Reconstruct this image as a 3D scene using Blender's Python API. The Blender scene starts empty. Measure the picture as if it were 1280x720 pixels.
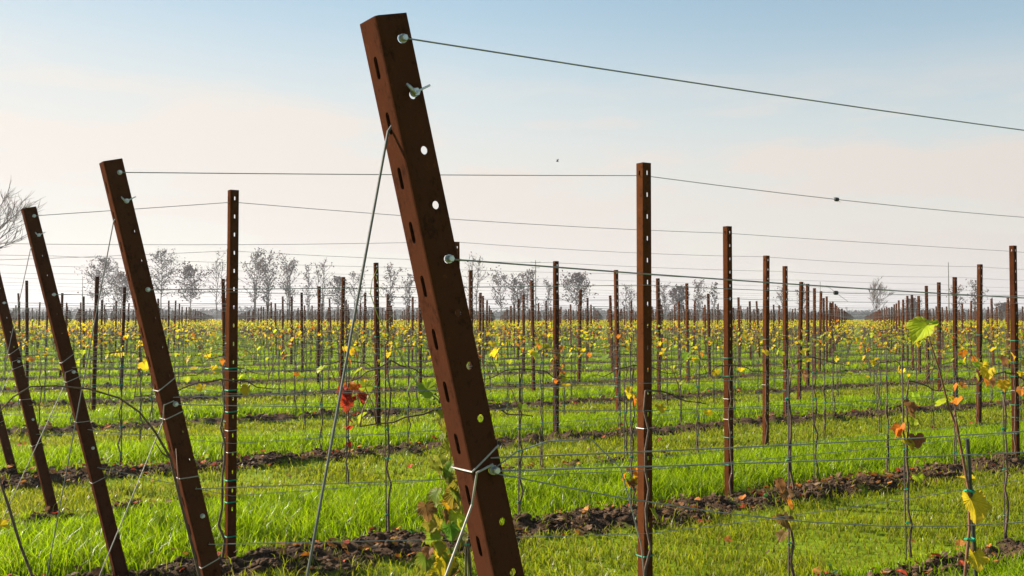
import bpy, bmesh, math, random
import numpy as np
from mathutils import Vector, Matrix

random.seed(7)
RNG = np.random.default_rng(11)
R = math.radians
scene = bpy.context.scene
COL = scene.collection

# ------------------------------------------------------------------ layout
# camera stands at the origin looking along +Y; the vineyard rows run along U,
# and follow one another along N (the headland with the leaning end posts)
F_PX = 1289.0
CAM_H = 1.6
ang = math.atan2(1960.0, F_PX)
U = np.array([math.sin(ang), math.cos(ang)])
N = np.array([-U[1], U[0]])
ROW_S = 2.34
BAY = 4.47
VSTEP = BAY / 4
U_END = 1.50


def nrow(k):
    return 1.96 if k == 0 else 6.6 + ROW_S * (k - 2)


def post_u(k, j):
    u = 2.164 - (BAY / 3) * (k - 2)
    u0 = u - math.floor((u - U_END - 0.25) / BAY) * BAY
    return u0 + j * BAY


def W(u, n):
    return u * U[0] + n * N[0], u * U[1] + n * N[1]


def W3(u, n, z):
    x, y = W(u, n)
    return Vector((x, y, z))


def px(x, y):
    return 640 + F_PX * x / max(y, 1e-6)


ROWROT = math.atan2(U[1], U[0])        # z-rotation that turns local +X into U


# ------------------------------------------------------------------ noise
def _hash(ix, iy, seed):
    h = (ix * 374761393 + iy * 668265263 + seed * 974634777) & 0x7FFFFFFF
    h = ((h ^ (h >> 13)) * 1274126177) & 0x7FFFFFFF
    return ((h ^ (h >> 16)) & 0xFFFF) / 65535.0


def vnoise(x, y, seed=0):
    x = np.asarray(x, float)
    y = np.asarray(y, float)
    ix = np.floor(x).astype(np.int64)
    iy = np.floor(y).astype(np.int64)
    fx = x - ix
    fy = y - iy
    fx = fx * fx * (3 - 2 * fx)
    fy = fy * fy * (3 - 2 * fy)
    a = _hash(ix, iy, seed)
    b = _hash(ix + 1, iy, seed)
    c = _hash(ix, iy + 1, seed)
    d = _hash(ix + 1, iy + 1, seed)
    return (a * (1 - fx) + b * fx) * (1 - fy) + (c * (1 - fx) + d * fx) * fy


def fbm(x, y, seed=0, oct=3):
    s = 0
    a = 0.5
    for i in range(oct):
        s = s + a * vnoise(x * 2 ** i, y * 2 ** i, seed + i)
        a *= 0.5
    return s / (1 - 0.5 ** oct)


def row_index(n):
    """nearest row k, signed distance to it, for arrays of n"""
    n = np.asarray(n, float)
    k = np.round((n - 6.6) / ROW_S + 2)
    d = n - (6.6 + ROW_S * (k - 2))
    return k, d


def soil_mask(u, n):
    k, _ = row_index(n)
    m = np.zeros_like(np.asarray(n, float))
    for dk in (-1, 0, 1):
        kk = k + dk
        d = n - (6.6 + ROW_S * (kk - 2))
        thick = (np.mod(kk, 2) == 0) | (kk == 1)
        wob = (fbm(u * 0.9, n * 0.9, 5) - 0.5) * 0.5 + (fbm(u * 4, n * 4, 9) - 0.5) * 0.55
        a = np.clip((np.where(kk == 1, 0.22, 0.37) - np.abs(d + 0.20 + wob * .7)) / 0.12, 0, 1)
        b = np.clip((0.13 - np.abs(d + 0.06 + wob * .5)) / 0.06, 0, 1) * np.clip((fbm(u * 0.8 + 31, kk * 7.7, 3) - 0.36) * 7, 0, 1)
        m = np.maximum(m, np.where(thick, a, b * 0.9))
    return m


def ground_z(u, n):
    u = np.asarray(u, float)
    n = np.asarray(n, float)
    m = soil_mask(u, n)
    k, d = row_index(n)
    thick = (np.mod(k, 2) == 0)
    ridge = np.where(thick, 0.055, 0.02) * np.exp(-((d + 0.2) / 0.30) ** 2)
    clod = m * ((fbm(u * 6, n * 6, 21, 4) - 0.42) * 0.17 + (np.maximum(vnoise(u * 13, n * 13, 22) - 0.45, 0)) * 0.07)
    base = (fbm(u * 0.35, n * 0.35, 40, 2) - 0.5) * 0.05
    fade = np.clip((70 - np.hypot(u, n)) / 40, 0, 1)
    return (ridge + clod + base) * fade


def gz1(u, n):
    return float(ground_z(np.array([u]), np.array([n]))[0])


# ------------------------------------------------------------------ materials
def new_mat(name):
    m = bpy.data.materials.new(name)
    m.use_nodes = True
    nt = m.node_tree
    nt.nodes.clear()
    out = nt.nodes.new('ShaderNodeOutputMaterial')
    return m, nt, out


def nd(nt, typ, **kw):
    n = nt.nodes.new(typ)
    for k, v in kw.items():
        setattr(n, k, v)
    return n


def ramp(nt, src, stops):
    r = nd(nt, 'ShaderNodeValToRGB')
    cr = r.color_ramp
    while len(cr.elements) < len(stops):
        cr.elements.new(0.5)
    for e, (p, c) in zip(cr.elements, stops):
        e.position = p
        e.color = (*c, 1)
    nt.links.new(src, r.inputs[0])
    return r.outputs[0]


def noise(nt, scale, detail=4, vec=None, rough=0.6):
    n = nd(nt, 'ShaderNodeTexNoise')
    n.inputs['Scale'].default_value = scale
    n.inputs['Detail'].default_value = detail
    n.inputs['Roughness'].default_value = rough
    if vec is not None:
        nt.links.new(vec, n.inputs['Vector'])
    return n


def principled(nt, out, rough=0.6, metal=0.0, spec=0.5):
    p = nd(nt, 'ShaderNodeBsdfPrincipled')
    p.inputs['Roughness'].default_value = rough
    p.inputs['Metallic'].default_value = metal
    p.inputs['Specular IOR Level'].default_value = spec
    nt.links.new(p.outputs[0], out.inputs[0])
    return p


def simple_mat(name, c, rough=0.6, metal=0.0, var=0.25, scale=30, spec=0.5):
    m, nt, out = new_mat(name)
    p = principled(nt, out, rough, metal, spec)
    tc = nd(nt, 'ShaderNodeTexCoord')
    n = noise(nt, scale, 4, tc.outputs['Object'])
    lo = tuple(x * (1 - var) for x in c)
    hi = tuple(min(1, x * (1 + var)) for x in c)
    nt.links.new(ramp(nt, n.outputs['Fac'], [(0.3, lo), (0.7, hi)]), p.inputs['Base Color'])
    return m


def rust_mat(name, dark, mid, bright):
    m, nt, out = new_mat(name)
    p = principled(nt, out, 0.85, 0.0, 0.0)
    tc = nd(nt, 'ShaderNodeTexCoord')
    oi = nd(nt, 'ShaderNodeObjectInfo')
    add = nd(nt, 'ShaderNodeVectorMath', operation='ADD')
    sc = nd(nt, 'ShaderNodeVectorMath', operation='SCALE')
    sc.inputs['Scale'].default_value = 17.0
    comb = nd(nt, 'ShaderNodeCombineXYZ')
    for i in range(3):
        nt.links.new(oi.outputs['Random'], comb.inputs[i])
    nt.links.new(comb.outputs[0], sc.inputs[0])
    nt.links.new(tc.outputs['Object'], add.inputs[0])
    nt.links.new(sc.outputs[0], add.inputs[1])
    mp = nd(nt, 'ShaderNodeMapping')
    mp.inputs['Scale'].default_value = (1, 1, 0.55)
    nt.links.new(add.outputs[0], mp.inputs['Vector'])
    n1 = noise(nt, 120, 6, mp.outputs[0], 0.75)
    n2 = noise(nt, 14, 6, add.outputs[0], 0.75)
    n3 = noise(nt, 400, 3, add.outputs[0])
    mx = nd(nt, 'ShaderNodeMath', operation='MULTIPLY_ADD')
    nt.links.new(n1.outputs['Fac'], mx.inputs[0])
    mx.inputs[1].default_value = 0.5
    mh = nd(nt, 'ShaderNodeMath', operation='MULTIPLY')
    nt.links.new(n2.outputs['Fac'], mh.inputs[0])
    mh.inputs[1].default_value = 0.5
    nt.links.new(mh.outputs[0], mx.inputs[2])
    c = ramp(nt, mx.outputs[0], [(0.38, dark), (0.48, mid), (0.57, mid), (0.70, bright)])
    hv = nd(nt, 'ShaderNodeHueSaturation')
    mr = nd(nt, 'ShaderNodeMapRange')
    mr.inputs['To Min'].default_value = 0.75
    mr.inputs['To Max'].default_value = 1.3
    nt.links.new(oi.outputs['Random'], mr.inputs['Value'])
    nt.links.new(mr.outputs[0], hv.inputs['Value'])
    nt.links.new(c, hv.inputs['Color'])
    nt.links.new(hv.outputs[0], p.inputs['Base Color'])
    b = nd(nt, 'ShaderNodeBump')
    b.inputs['Strength'].default_value = 0.25
    b.inputs['Distance'].default_value = 0.002
    nt.links.new(n3.outputs['Fac'], b.inputs['Height'])
    nt.links.new(b.outputs[0], p.inputs['Normal'])
    return m


def leafy_mat(name, attr='col', trans=0.5, rough=0.5, spec=0.3):
    m, nt, out = new_mat(name)
    p = nd(nt, 'ShaderNodeBsdfPrincipled')
    p.inputs['Roughness'].default_value = rough
    p.inputs['Specular IOR Level'].default_value = spec
    t = nd(nt, 'ShaderNodeBsdfTranslucent')
    a = nd(nt, 'ShaderNodeVertexColor', layer_name=attr)
    mix = nd(nt, 'ShaderNodeMixShader')
    mix.inputs[0].default_value = trans
    nt.links.new(a.outputs['Color'], p.inputs['Base Color'])
    nt.links.new(a.outputs['Color'], t.inputs['Color'])
    nt.links.new(p.outputs[0], mix.inputs[1])
    nt.links.new(t.outputs[0], mix.inputs[2])
    nt.links.new(mix.outputs[0], out.inputs[0])
    return m


def ground_mat():
    m, nt, out = new_mat('vineyard ground')
    p = principled(nt, out, 0.95, 0, 0.1)
    g = nd(nt, 'ShaderNodeNewGeometry')
    a = nd(nt, 'ShaderNodeVertexColor', layer_name='soil')
    n1 = noise(nt, 9, 8, g.outputs['Position'], 0.7)
    n2 = noise(nt, 1.1, 5, g.outputs['Position'], 0.6)
    n3 = noise(nt, 42, 5, g.outputs['Position'], 0.7)
    soil = ramp(nt, n1.outputs['Fac'], [(0.28, (0.021, 0.012, 0.007)), (0.52, (0.054, 0.032, 0.018)), (0.75, (0.12, 0.074, 0.044))])
    grs = ramp(nt, n2.outputs['Fac'], [(0.3, (0.10, 0.155, 0.003)), (0.7, (0.20, 0.28, 0.005))])
    mix = nd(nt, 'ShaderNodeMix', data_type='RGBA')
    nt.links.new(a.outputs['Color'], mix.inputs[0])
    nt.links.new(grs, mix.inputs[6])
    nt.links.new(soil, mix.inputs[7])
    nt.links.new(mix.outputs[2], p.inputs['Base Color'])
    b = nd(nt, 'ShaderNodeBump')
    b.inputs['Strength'].default_value = 0.8
    b.inputs['Distance'].default_value = 0.02
    nt.links.new(n3.outputs['Fac'], b.inputs['Height'])
    nt.links.new(b.outputs[0], p.inputs['Normal'])
    return m


M = {}
M['rust'] = rust_mat('rusted weathering steel', (0.027, 0.0105, 0.0055), (0.066, 0.0225, 0.0085), (0.145, 0.050, 0.0135))
M['rust_end'] = rust_mat('rusted end post steel', (0.024, 0.0102, 0.0068), (0.056, 0.0200, 0.0108), (0.125, 0.043, 0.016))
M['wire'] = simple_mat('galvanised wire', (0.22, 0.22, 0.22), 0.55, 0.3)
M['cable'] = simple_mat('zinc stay cable', (0.11, 0.11, 0.11), 0.6, 0.2)
M['zinc'] = simple_mat('zinc bolt', (0.42, 0.43, 0.45), 0.45, 0.7, 0.35)
M['tie'] = simple_mat('green plastic tie', (0.008, 0.21, 0.125), 0.55, 0, 0.2, 30, 0.15)
M['white_tie'] = simple_mat('pale wire tie', (0.30, 0.28, 0.26), 0.5, 0.3)
M['stake'] = simple_mat('dark stake', (0.055, 0.036, 0.028), 0.6, 0.2)
M['bark'] = simple_mat('vine bark', (0.085, 0.052, 0.034), 0.9, 0, 0.5, 60)
M['cane'] = simple_mat('ripe cane', (0.13, 0.055, 0.026), 0.7, 0, 0.3, 60)
M['young_cane'] = simple_mat('young cane', (0.22, 0.24, 0.03), 0.6, 0, 0.2, 60)
M['grape'] = simple_mat('dried grape', (0.022, 0.016, 0.024), 0.6)
M['black'] = simple_mat('black plastic', (0.02, 0.02, 0.022), 0.4)
M['leaf'] = leafy_mat('autumn vine leaf', 'col', 0.5, 0.5, 0.12)
M['grass'] = leafy_mat('grass blade', 'col', 0.62, 0.32, 0.16)
M['leaf_litter'] = leafy_mat('fallen leaf', 'col', 0.25, 0.7, 0.2)
M['soil'] = simple_mat('soil clod', (0.068, 0.040, 0.023), 0.95, 0, 0.6, 14, 0.1)
M['tree_bark'] = simple_mat('tree bark', (0.062, 0.034, 0.018), 0.9, 0, 0.3, 2)
M['tree_leaf'] = leafy_mat('withered tree leaf', 'col', 0.3, 0.8, 0.1)
M['pole'] = simple_mat('concrete pole', (0.22, 0.21, 0.20), 0.8, 0, 0.2, 3)
M['ground'] = ground_mat()

YEL = (0.62, 0.45, 0.015)
YGR = (0.36, 0.42, 0.025)
GRN = (0.13, 0.22, 0.02)
ORA = (0.60, 0.20, 0.015)
RED = (0.42, 0.035, 0.014)
BRN = (0.20, 0.10, 0.035)
PAL = {
    'mixed': [YEL, YEL, YGR, YGR, YGR, ORA, BRN, YEL],
    'yellow': [YEL, YEL, YGR, YEL, YGR, YEL, ORA],
    'green': [YGR, YGR, GRN, YEL],
    'olive': [(.16, .20, .02), (.22, .25, .02), (.12, .16, .02), BRN, (.28, .26, .03)],
    'red': [RED, RED, RED, ORA],
    'orange': [ORA, ORA, BRN, YEL],
    'brown': [BRN, BRN, ORA, YGR],
    'fallen': [(.13, .065, .03), (.10, .05, .025), (.16, .09, .045), (.20, .09, .03), (.07, .04, .025), (.42, .14, .02), (.36, .05, .015), (.40, .16, .03), (.22, .15, .08)],
}


# ------------------------------------------------------------------ mesh builder
class MB:
    def __init__(self):
        self.v = []
        self.f = []
        self.mi = []
        self.c = []
        self.cur = 0
        self.smooth = False

    def add(self, verts, faces, col=None):
        o = len(self.v)
        self.v.extend(tuple(p) for p in verts)
        for fc in faces:
            self.f.append(tuple(i + o for i in fc))
            self.mi.append(self.cur)
        if col is None:
            self.c.extend([(0.5, 0.5, 0.5)] * len(verts))
        elif isinstance(col, list):
            self.c.extend(col)
        else:
            self.c.extend([col] * len(verts))
        return self

    def tube(self, pts, rad, sides=6, cap=True, col=None):
        pts = [Vector(p) for p in pts]
        n = len(pts)
        if not hasattr(rad, '__len__'):
            rad = [rad] * n
        vs = []
        prev = None
        for i, p in enumerate(pts):
            if i == 0:
                t = pts[1] - pts[0]
            elif i == n - 1:
                t = pts[-1] - pts[-2]
            else:
                t = (pts[i + 1] - pts[i]).normalized() + (pts[i] - pts[i - 1]).normalized()
            if t.length < 1e-9:
                t = Vector((0, 0, 1))
            t.normalize()
            if prev is None:
                a = Vector((0, 0, 1)) if abs(t.z) < 0.9 else Vector((1, 0, 0))
                x = t.cross(a).normalized()
            else:
                x = (prev - t * prev.dot(t))
                if x.length < 1e-6:
                    x = t.orthogonal()
                x.normalize()
            prev = x
            y = t.cross(x)
            for s in range(sides):
                an = 2 * math.pi * s / sides
                vs.append(p + (x * math.cos(an) + y * math.sin(an)) * rad[i])
        fs = []
        for i in range(n - 1):
            for s in range(sides):
                s2 = (s + 1) % sides
                fs.append((i * sides + s, i * sides + s2, (i + 1) * sides + s2, (i + 1) * sides + s))
        if cap:
            fs.append(tuple(reversed(range(sides))))
            fs.append(tuple((n - 1) * sides + s for s in range(sides)))
        return self.add(vs, fs, col)

    def box(self, lo, hi, col=None, mat=None):
        x0, y0, z0 = lo
        x1, y1, z1 = hi
        vs = [(x0, y0, z0), (x1, y0, z0), (x1, y1, z0), (x0, y1, z0), (x0, y0, z1), (x1, y0, z1), (x1, y1, z1), (x0, y1, z1)]
        if mat is not None:
            vs = [mat @ Vector(p) for p in vs]
        return self.add(vs, [(0, 3, 2, 1), (4, 5, 6, 7), (0, 1, 5, 4), (1, 2, 6, 5), (2, 3, 7, 6), (3, 0, 4, 7)], col)

    def mesh(self, name, mats, smooth=None):
        me = bpy.data.meshes.new(name)
        me.from_pydata(self.v, [], self.f)
        for m in mats:
            me.materials.append(m)
        if len(mats) > 1:
            me.polygons.foreach_set('material_index', self.mi)
        ca = me.color_attributes.new('col', 'FLOAT_COLOR', 'POINT')
        arr = np.ones((len(self.v), 4), np.float32)
        arr[:, :3] = np.array(self.c, np.float32).reshape(-1, 3)
        ca.data.foreach_set('color', arr.ravel())
        if self.smooth if smooth is None else smooth:
            me.polygons.foreach_set('use_smooth', [True] * len(self.f))
        me.update()
        return me

    def build(self, name, mats, parent=None, loc=None, rotz=0.0, smooth=None):
        if not isinstance(mats, (list, tuple)):
            mats = [mats]
        return link(name, self.mesh(name, mats, smooth), parent, loc, rotz)


def link(name, data, parent=None, loc=None, rotz=0.0):
    o = bpy.data.objects.new(name, data)
    COL.objects.link(o)
    if parent is not None:
        o.parent = parent
    if loc is not None:
        o.location = loc
    o.rotation_euler = (0, 0, rotz)
    return o


def tag(o, label, cat, group=None):
    o['label'] = label
    o['category'] = cat
    if group:
        o['group'] = group
    return o


def thing(name, label, cat, loc=(0, 0, 0), rotz=0.0, group=None):
    o = link(name, None, None, loc, rotz)
    o.empty_display_size = 0.1
    return tag(o, label, cat, group)


def part(name, data, parent, loc=None, rot=None):
    o = bpy.data.objects.new(name, data)
    COL.objects.link(o)
    o.parent = parent
    if loc is not None:
        o.location = loc
    if rot is not None:
        o.rotation_euler = rot
    return o


def raw_mesh(name, verts, loops, starts, totals, cols, mats):
    me = bpy.data.meshes.new(name)
    me.vertices.add(len(verts))
    me.vertices.foreach_set('co', np.ascontiguousarray(verts, np.float32).ravel())
    me.loops.add(len(loops))
    me.loops.foreach_set('vertex_index', np.ascontiguousarray(loops, np.int32))
    me.polygons.add(len(starts))
    me.polygons.foreach_set('loop_start', np.ascontiguousarray(starts, np.int32))
    try:
        me.polygons.foreach_set('loop_total', np.ascontiguousarray(totals, np.int32))
    except Exception:
        pass
    for m in mats:
        me.materials.append(m)
    if cols is not None:
        ca = me.color_attributes.new('col', 'FLOAT_COLOR', 'POINT')
        arr = np.ones((len(verts), 4), np.float32)
        arr[:, :3] = cols
        ca.data.foreach_set('color', arr.ravel())
    me.update(calc_edges=True)
    return me


# ------------------------------------------------------------------ leaves
HALF = [(0.0, 0.04), (0.16, -0.13), (0.40, -0.10), (0.52, 0.10), (0.47, 0.25), (0.62, 0.42), (0.54, 0.62), (0.37, 0.63), (0.27, 0.82), (0.0, 1.02)]
OUT2 = HALF + [(-x, y) for x, y in HALF[-2:0:-1]]


def fine_outline():
    out = []
    m = len(OUT2)
    for i in range(m):
        a, b = OUT2[i], OUT2[(i + 1) % m]
        out.append((a[0], a[1], True))
        for f, k_ in ((.3, .95), (.55, 1.0), (.8, .95)):
            x, y = a[0] + (b[0] - a[0]) * f, a[1] + (b[1] - a[1]) * f
            out.append((x * k_, .12 + (y - .12) * k_, False))
    return out


def fine_leaf(mb, pos, size, col, rnd, face, hang, edge=(0.30, 0.20, 0.03), roll=0.0):
    """a large leaf with toothed rim, raised veins, waves and a browning edge"""
    tip = Vector((math.cos(face), math.sin(face), -hang * 2)).normalized()
    side = tip.cross(Vector((0, 0, 1))).normalized()
    side = (side + Vector((0, 0, roll))).normalized()
    nor = side.cross(tip).normalized()
    side = tip.cross(nor).normalized()
    pos = Vector(pos)
    ol = fine_outline()
    rings = (.22, .45, .68, .88, 1.0)
    ph = rnd.uniform(0, 6)
    vs, cs = [pos + tip * .12 * size], [tuple(v * .8 for v in col)]
    for q in rings:
        for i, (x, y, vein) in enumerate(ol):
            x2, y2 = x * q, .12 + (y - .12) * q
            z = .30 * abs(x2) - .35 * y2 * y2 * .5 + .05 * math.sin(7 * x2 + ph) * q + .05 * math.cos(9 * y2 + ph * 2) * q + (-.015 if vein else .01) * q
            vs.append(pos + (side * x2 + tip * y2 + nor * z) * size)
            j = rnd.uniform(.85, 1.15)
            e = max(0, q - .62) / .38 * rnd.uniform(0, .8)
            c = tuple(v * j * (1.12 if vein and q < .9 and i % 8 == 4 else .95) for v in col)
            cs.append(tuple(v * (1 - e) + w_ * e for v, w_ in zip(c, edge)))
    n = len(ol)
    fs = [(0, i + 1, (i + 1) % n + 1) for i in range(n)]
    for r_ in range(len(rings) - 1):
        o_ = 1 + r_ * n
        fs += [(o_ + i, o_ + n + i, o_ + n + (i + 1) % n, o_ + (i + 1) % n) for i in range(n)]
    mb.add(vs, fs, cs)
    pp = [pos + tip * .12 * size, pos - tip * .25 * size + Vector((0, 0, .06 * size)), pos - tip * .5 * size]
    mb.tube(pp, [.0012, .0011, .0013], 5, col=(.30, .16, .04))


def leaf(mb, pos, size, col, rnd, face=None, hang=0.5, petiole=True):
    """one lobed vine leaf, folded along its midrib; its tip points down by `hang`"""
    az = rnd.uniform(0, 2 * math.pi) if face is None else face
    tip = Vector((math.cos(az), math.sin(az), -hang * 2 + rnd.uniform(-0.3, 0.5))).normalized()
    side = tip.cross(Vector((0, 0, 1)))
    if side.length < 1e-4:
        side = Vector((1, 0, 0))
    side.normalize()
    side = (side + tip * rnd.uniform(-0.3, 0.3) + Vector((0, 0, rnd.uniform(-0.7, 0.7)))).normalized()
    nor = side.cross(tip).normalized()
    side = tip.cross(nor).normalized()
    fold = rnd.uniform(0.1, 0.75)
    curl = rnd.uniform(-0.25, 0.55)
    pos = Vector(pos)
    vs = [pos + (tip * 0.36 + nor * 0.03) * size]
    for i, (x, y) in enumerate(OUT2):
        jx = x * rnd.uniform(0.86, 1.12)
        jy = y * rnd.uniform(0.93, 1.07)
        z = fold * abs(jx) * 0.6 - curl * jy * jy * 0.5 + rnd.uniform(-0.05, 0.05)
        vs.append(pos + (side * jx + tip * jy + nor * z) * size)
    n = len(OUT2)
    j = rnd.uniform(0.75, 1.2)
    c0 = tuple(min(0.9, v * j) for v in col)
    e = rnd.random() ** 2 * 0.6
    c1 = tuple(v * (1 - e) + b * e for v, b in zip(c0, (0.22, 0.10, 0.03)))
    mb.add(vs, [(0, i + 1, (i + 1) % n + 1) for i in range(n)], [c0] + [c1 if rnd.random() < 0.6 else c0 for _ in range(n)])


# ------------------------------------------------------------------ perforated steel posts
def perforated(depth_near, depth_far, web, length, below, near_holes, web_holes, far_holes, t=0.003, ch=0.007):
    """C-section standing on z=0: web at x=0 facing -X, flanges at y=-web/2 (near) and y=+web/2 (far)"""
    bm = bmesh.new()

    def sheet(o, ax, w, holes):
        o = Vector(o)
        ax = Vector(ax)
        edges = []
        P = lambda a, z: o + ax * a + Vector((0, 0, z))

        def loop(pts):
            vs = [bm.verts.new(p) for p in pts]
            for i in range(len(vs)):
                edges.append(bm.edges.new((vs[i], vs[(i + 1) % len(vs)])))
        zc = [-below, length]
        loop([P(0, zc[0]), P(w, zc[0]), P(w, zc[1]), P(0, zc[1])])
        for (a, z, hw, hh, round_) in holes:
            pts = []
            if round_:
                for i in range(12):
                    q = 2 * math.pi * i / 12
                    pts.append(P(a + hw * math.cos(q), z + hh * math.sin(q)))
            else:
                r = hw
                for i in range(5):
                    q = math.pi * i / 4
                    pts.append(P(a + r * math.cos(q), z + hh - r + r * math.sin(q)))
                for i in range(5):
                    q = math.pi + math.pi * i / 4
                    pts.append(P(a + r * math.cos(q), z - hh + r + r * math.sin(q)))
            loop(pts)
        bmesh.ops.triangle_fill(bm, edges=edges, use_beauty=True, use_dissolve=False)

    h = web / 2
    sheet((ch, -h, 0), (1, 0, 0), depth_near - ch, [(a - ch, z, w_, h_, r_) for a, z, w_, h_, r_ in near_holes])
    sheet((0, -h + ch, 0), (0, 1, 0), web - 2 * ch, [(a + h - ch, z, w_, h_, r_) for a, z, w_, h_, r_ in web_holes])
    sheet((ch, h, 0), (1, 0, 0), depth_far - ch, [(a - ch, z, w_, h_, r_) for a, z, w_, h_, r_ in far_holes])
    # the two rounded bends, each as three strips
    for sgn in (-1, 1):
        pts = []
        for i in range(4):
            q = math.pi / 2 * i / 3
            pts.append((ch - ch * math.sin(q), sgn * (h - ch + ch * math.cos(q))))
        for i in range(3):
            a, b = pts[i], pts[i + 1]
            bm.faces.new([bm.verts.new((a[0], a[1], -below)), bm.verts.new((b[0], b[1], -below)),
                          bm.verts.new((b[0], b[1], length)), bm.verts.new((a[0], a[1], length))])
    bmesh.ops.remove_doubles(bm, verts=bm.verts, dist=0.00005)
    bmesh.ops.recalc_face_normals(bm, faces=bm.faces)
    # normals of the open sheet should all point outwards
    s = 0.0
    for f in bm.faces:
        c = f.calc_center_median()
        s += f.normal.dot(Vector((c.x - depth_near * 0.5, c.y, 0))) * f.calc_area()
    if s < 0:
        bmesh.ops.reverse_faces(bm, faces=bm.faces)
    bmesh.ops.solidify(bm, geom=bm.faces[:], thickness=t)
    return bm


def bm_mesh(bm, name, mats):
    me = bpy.data.meshes.new(name)
    bm.to_mesh(me)
    bm.free()
    for m in mats:
        me.materials.append(m)
    return me


END_L = 2.295
HOLE_D = [0.053 + 0.118 * i for i in range(18)]
SLOT_D = [0.101 + 0.118 * i for i in range(18)]
WEB_E, DEP_E = 0.085, 0.073
end_mesh = bm_mesh(perforated(
    DEP_E, DEP_E, WEB_E, END_L, 0.35,
    [(0.047, END_L - d, 0.0084, 0.0092, True) for d in HOLE_D if d < END_L - 0.03],
    [(0.0, END_L - d, 0.0076, 0.0245, False) for d in SLOT_D if d < END_L - 0.03],
    [(0.047, END_L - d, 0.0084, 0.0092, True) for d in HOLE_D if d < END_L - 0.03], t=0.0032, ch=0.009), 'channel', [M['rust_end']])

POST_H = 2.44
WEB_I, DEP_I = 0.060, 0.056
slots = [(0.029, POST_H - 0.055 - 0.118 * i, 0.0042, 0.0130, False) for i in range(18)]
post_mesh = bm_mesh(perforated(
    DEP_I, 0.044, WEB_I, POST_H, 0.35, slots,
    [(0.0, POST_H - 0.055, 0.006, 0.014, False)], [], t=0.0024, ch=0.006), 'channel', [M['rust']])


def post_far_mesh():
    mb = MB()
    a, h = DEP_I, WEB_I / 2
    t = 0.004
    prof = [(0, -h), (a, -h), (a, -h + t), (t, -h + t), (t, h - t), (a * 0.8, h - t), (a * 0.8, h), (0, h)]
    n = len(prof)
    vs = [(x, y, -0.3) for x, y in prof] + [(x, y, POST_H) for x, y in prof]
    fs = [(i, (i + 1) % n, (i + 1) % n + n, i + n) for i in range(n)]
    # top rim as quads
    fs += [(8 + 0, 8 + 1, 8 + 2, 8 + 3), (8 + 0, 8 + 3, 8 + 4, 8 + 7), (8 + 4, 8 + 5, 8 + 6, 8 + 7)]
    mb.add(vs, fs)
    return mb.mesh('vineyard_post', [M['rust']])


post_far = post_far_mesh()


def hex_bolt(r=0.0078, l=0.015):
    mb = MB()
    ring = [(r * math.cos(math.pi / 3 * i), r * math.sin(math.pi / 3 * i)) for i in range(6)]
    # washer, head along -Y
    mb.tube([(0, 0, 0), (0, -0.003, 0)], r * 1.25, 12)
    vs = [(x, -0.003, z) for x, z in ring] + [(x, -l * 0.85, z) for x, z in ring] + [(x * 0.8, -l, z * 0.8) for x, z in ring]
    fs = [(i, (i + 1) % 6, (i + 1) % 6 + 6, i + 6) for i in range(6)]
    fs += [(i + 6, (i + 1) % 6 + 6, (i + 1) % 6 + 12, i + 12) for i in range(6)] + [tuple(range(12, 18))]
    mb.add(vs, fs)
    return mb.mesh('bolt', [M['zinc']])


def hook_bolt():
    mb = MB()
    mb.tube([(0, 0, 0), (0, -0.004, 0)], 0.012, 12)
    ring = [(0.011 * math.cos(math.pi / 3 * i), 0.011 * math.sin(math.pi / 3 * i)) for i in range(6)]
    mb.add([(x, -0.004, z) for x, z in ring] + [(x, -0.014, z) for x, z in ring],
           [(i, (i + 1) % 6, (i + 1) % 6 + 6, i + 6) for i in range(6)] + [tuple(range(6, 12))])
    mb.tube([(0.045, -0.010, 0.012), (0.012, -0.010, 0.003), (-0.008, -0.018, -0.004), (-0.015, -0.020, 0.004), (-0.020, -0.016, 0.015), (-0.022, -0.010, 0.024)], [.003, .003, .0035, .0045, .0045, .003], 7)
    return mb.mesh('hook_bolt', [M['zinc']])


bolt_me, hook_me = hex_bolt(), hook_bolt()


def wrap_mesh(x0, x1, y0, y1, r, tilt=0.0, mat='wire', name='wire_tie', tail=None):
    """wire or plastic tie round a post section"""
    mb = MB()
    g = r * 0.8
    pts = [(x0 - g, y0 - g, 0), (x0 - g, (y0 + y1) / 2, 0), (x0 - g, y1 + g, 0), (x1 + g, y1 + g, tilt * 0.5), (x1 + g, 0, tilt), (x1 + g, y0 - g, tilt * 1.2), ((x0 + x1) / 2, y0 - g, tilt * .6), (x0 - g, y0 - g, 0.001)]
    if tail:
        pts += tail
    mb.tube(pts, r, 6)
    return mb.mesh(name, [M[mat]])


end_wraps = [wrap_mesh(0, DEP_E, -WEB_E / 2, WEB_E / 2, 0.0022, tl, 'white_tie', 'wire_tie') for tl in (0.03, 0.012, -0.01)]
ORD = ['first', 'second', 'third', 'fourth', 'fifth', 'sixth', 'seventh', 'eighth', 'ninth', 'tenth', 'eleventh', 'twelfth', 'thirteenth', 'fourteenth', 'fifteenth', 'sixteenth', 'seventeenth', 'eighteenth', 'nineteenth', 'twentieth']

TILT = R(13)
END_LABELS = [
    'large rusty perforated end post leaning left in the foreground, tallest in the picture',
    'leaning rusty end post with white wire ties, directly left of an upright post',
    'leaning rusty end post, third largest, with a bare tree behind its head',
    'leaning rusty end post with its head cut off by the left edge',
    'stub of leaning rusty post at the far left edge, only its lower end showing',
]
end_pts = []      # per row: function d -> world point on near flange


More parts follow.
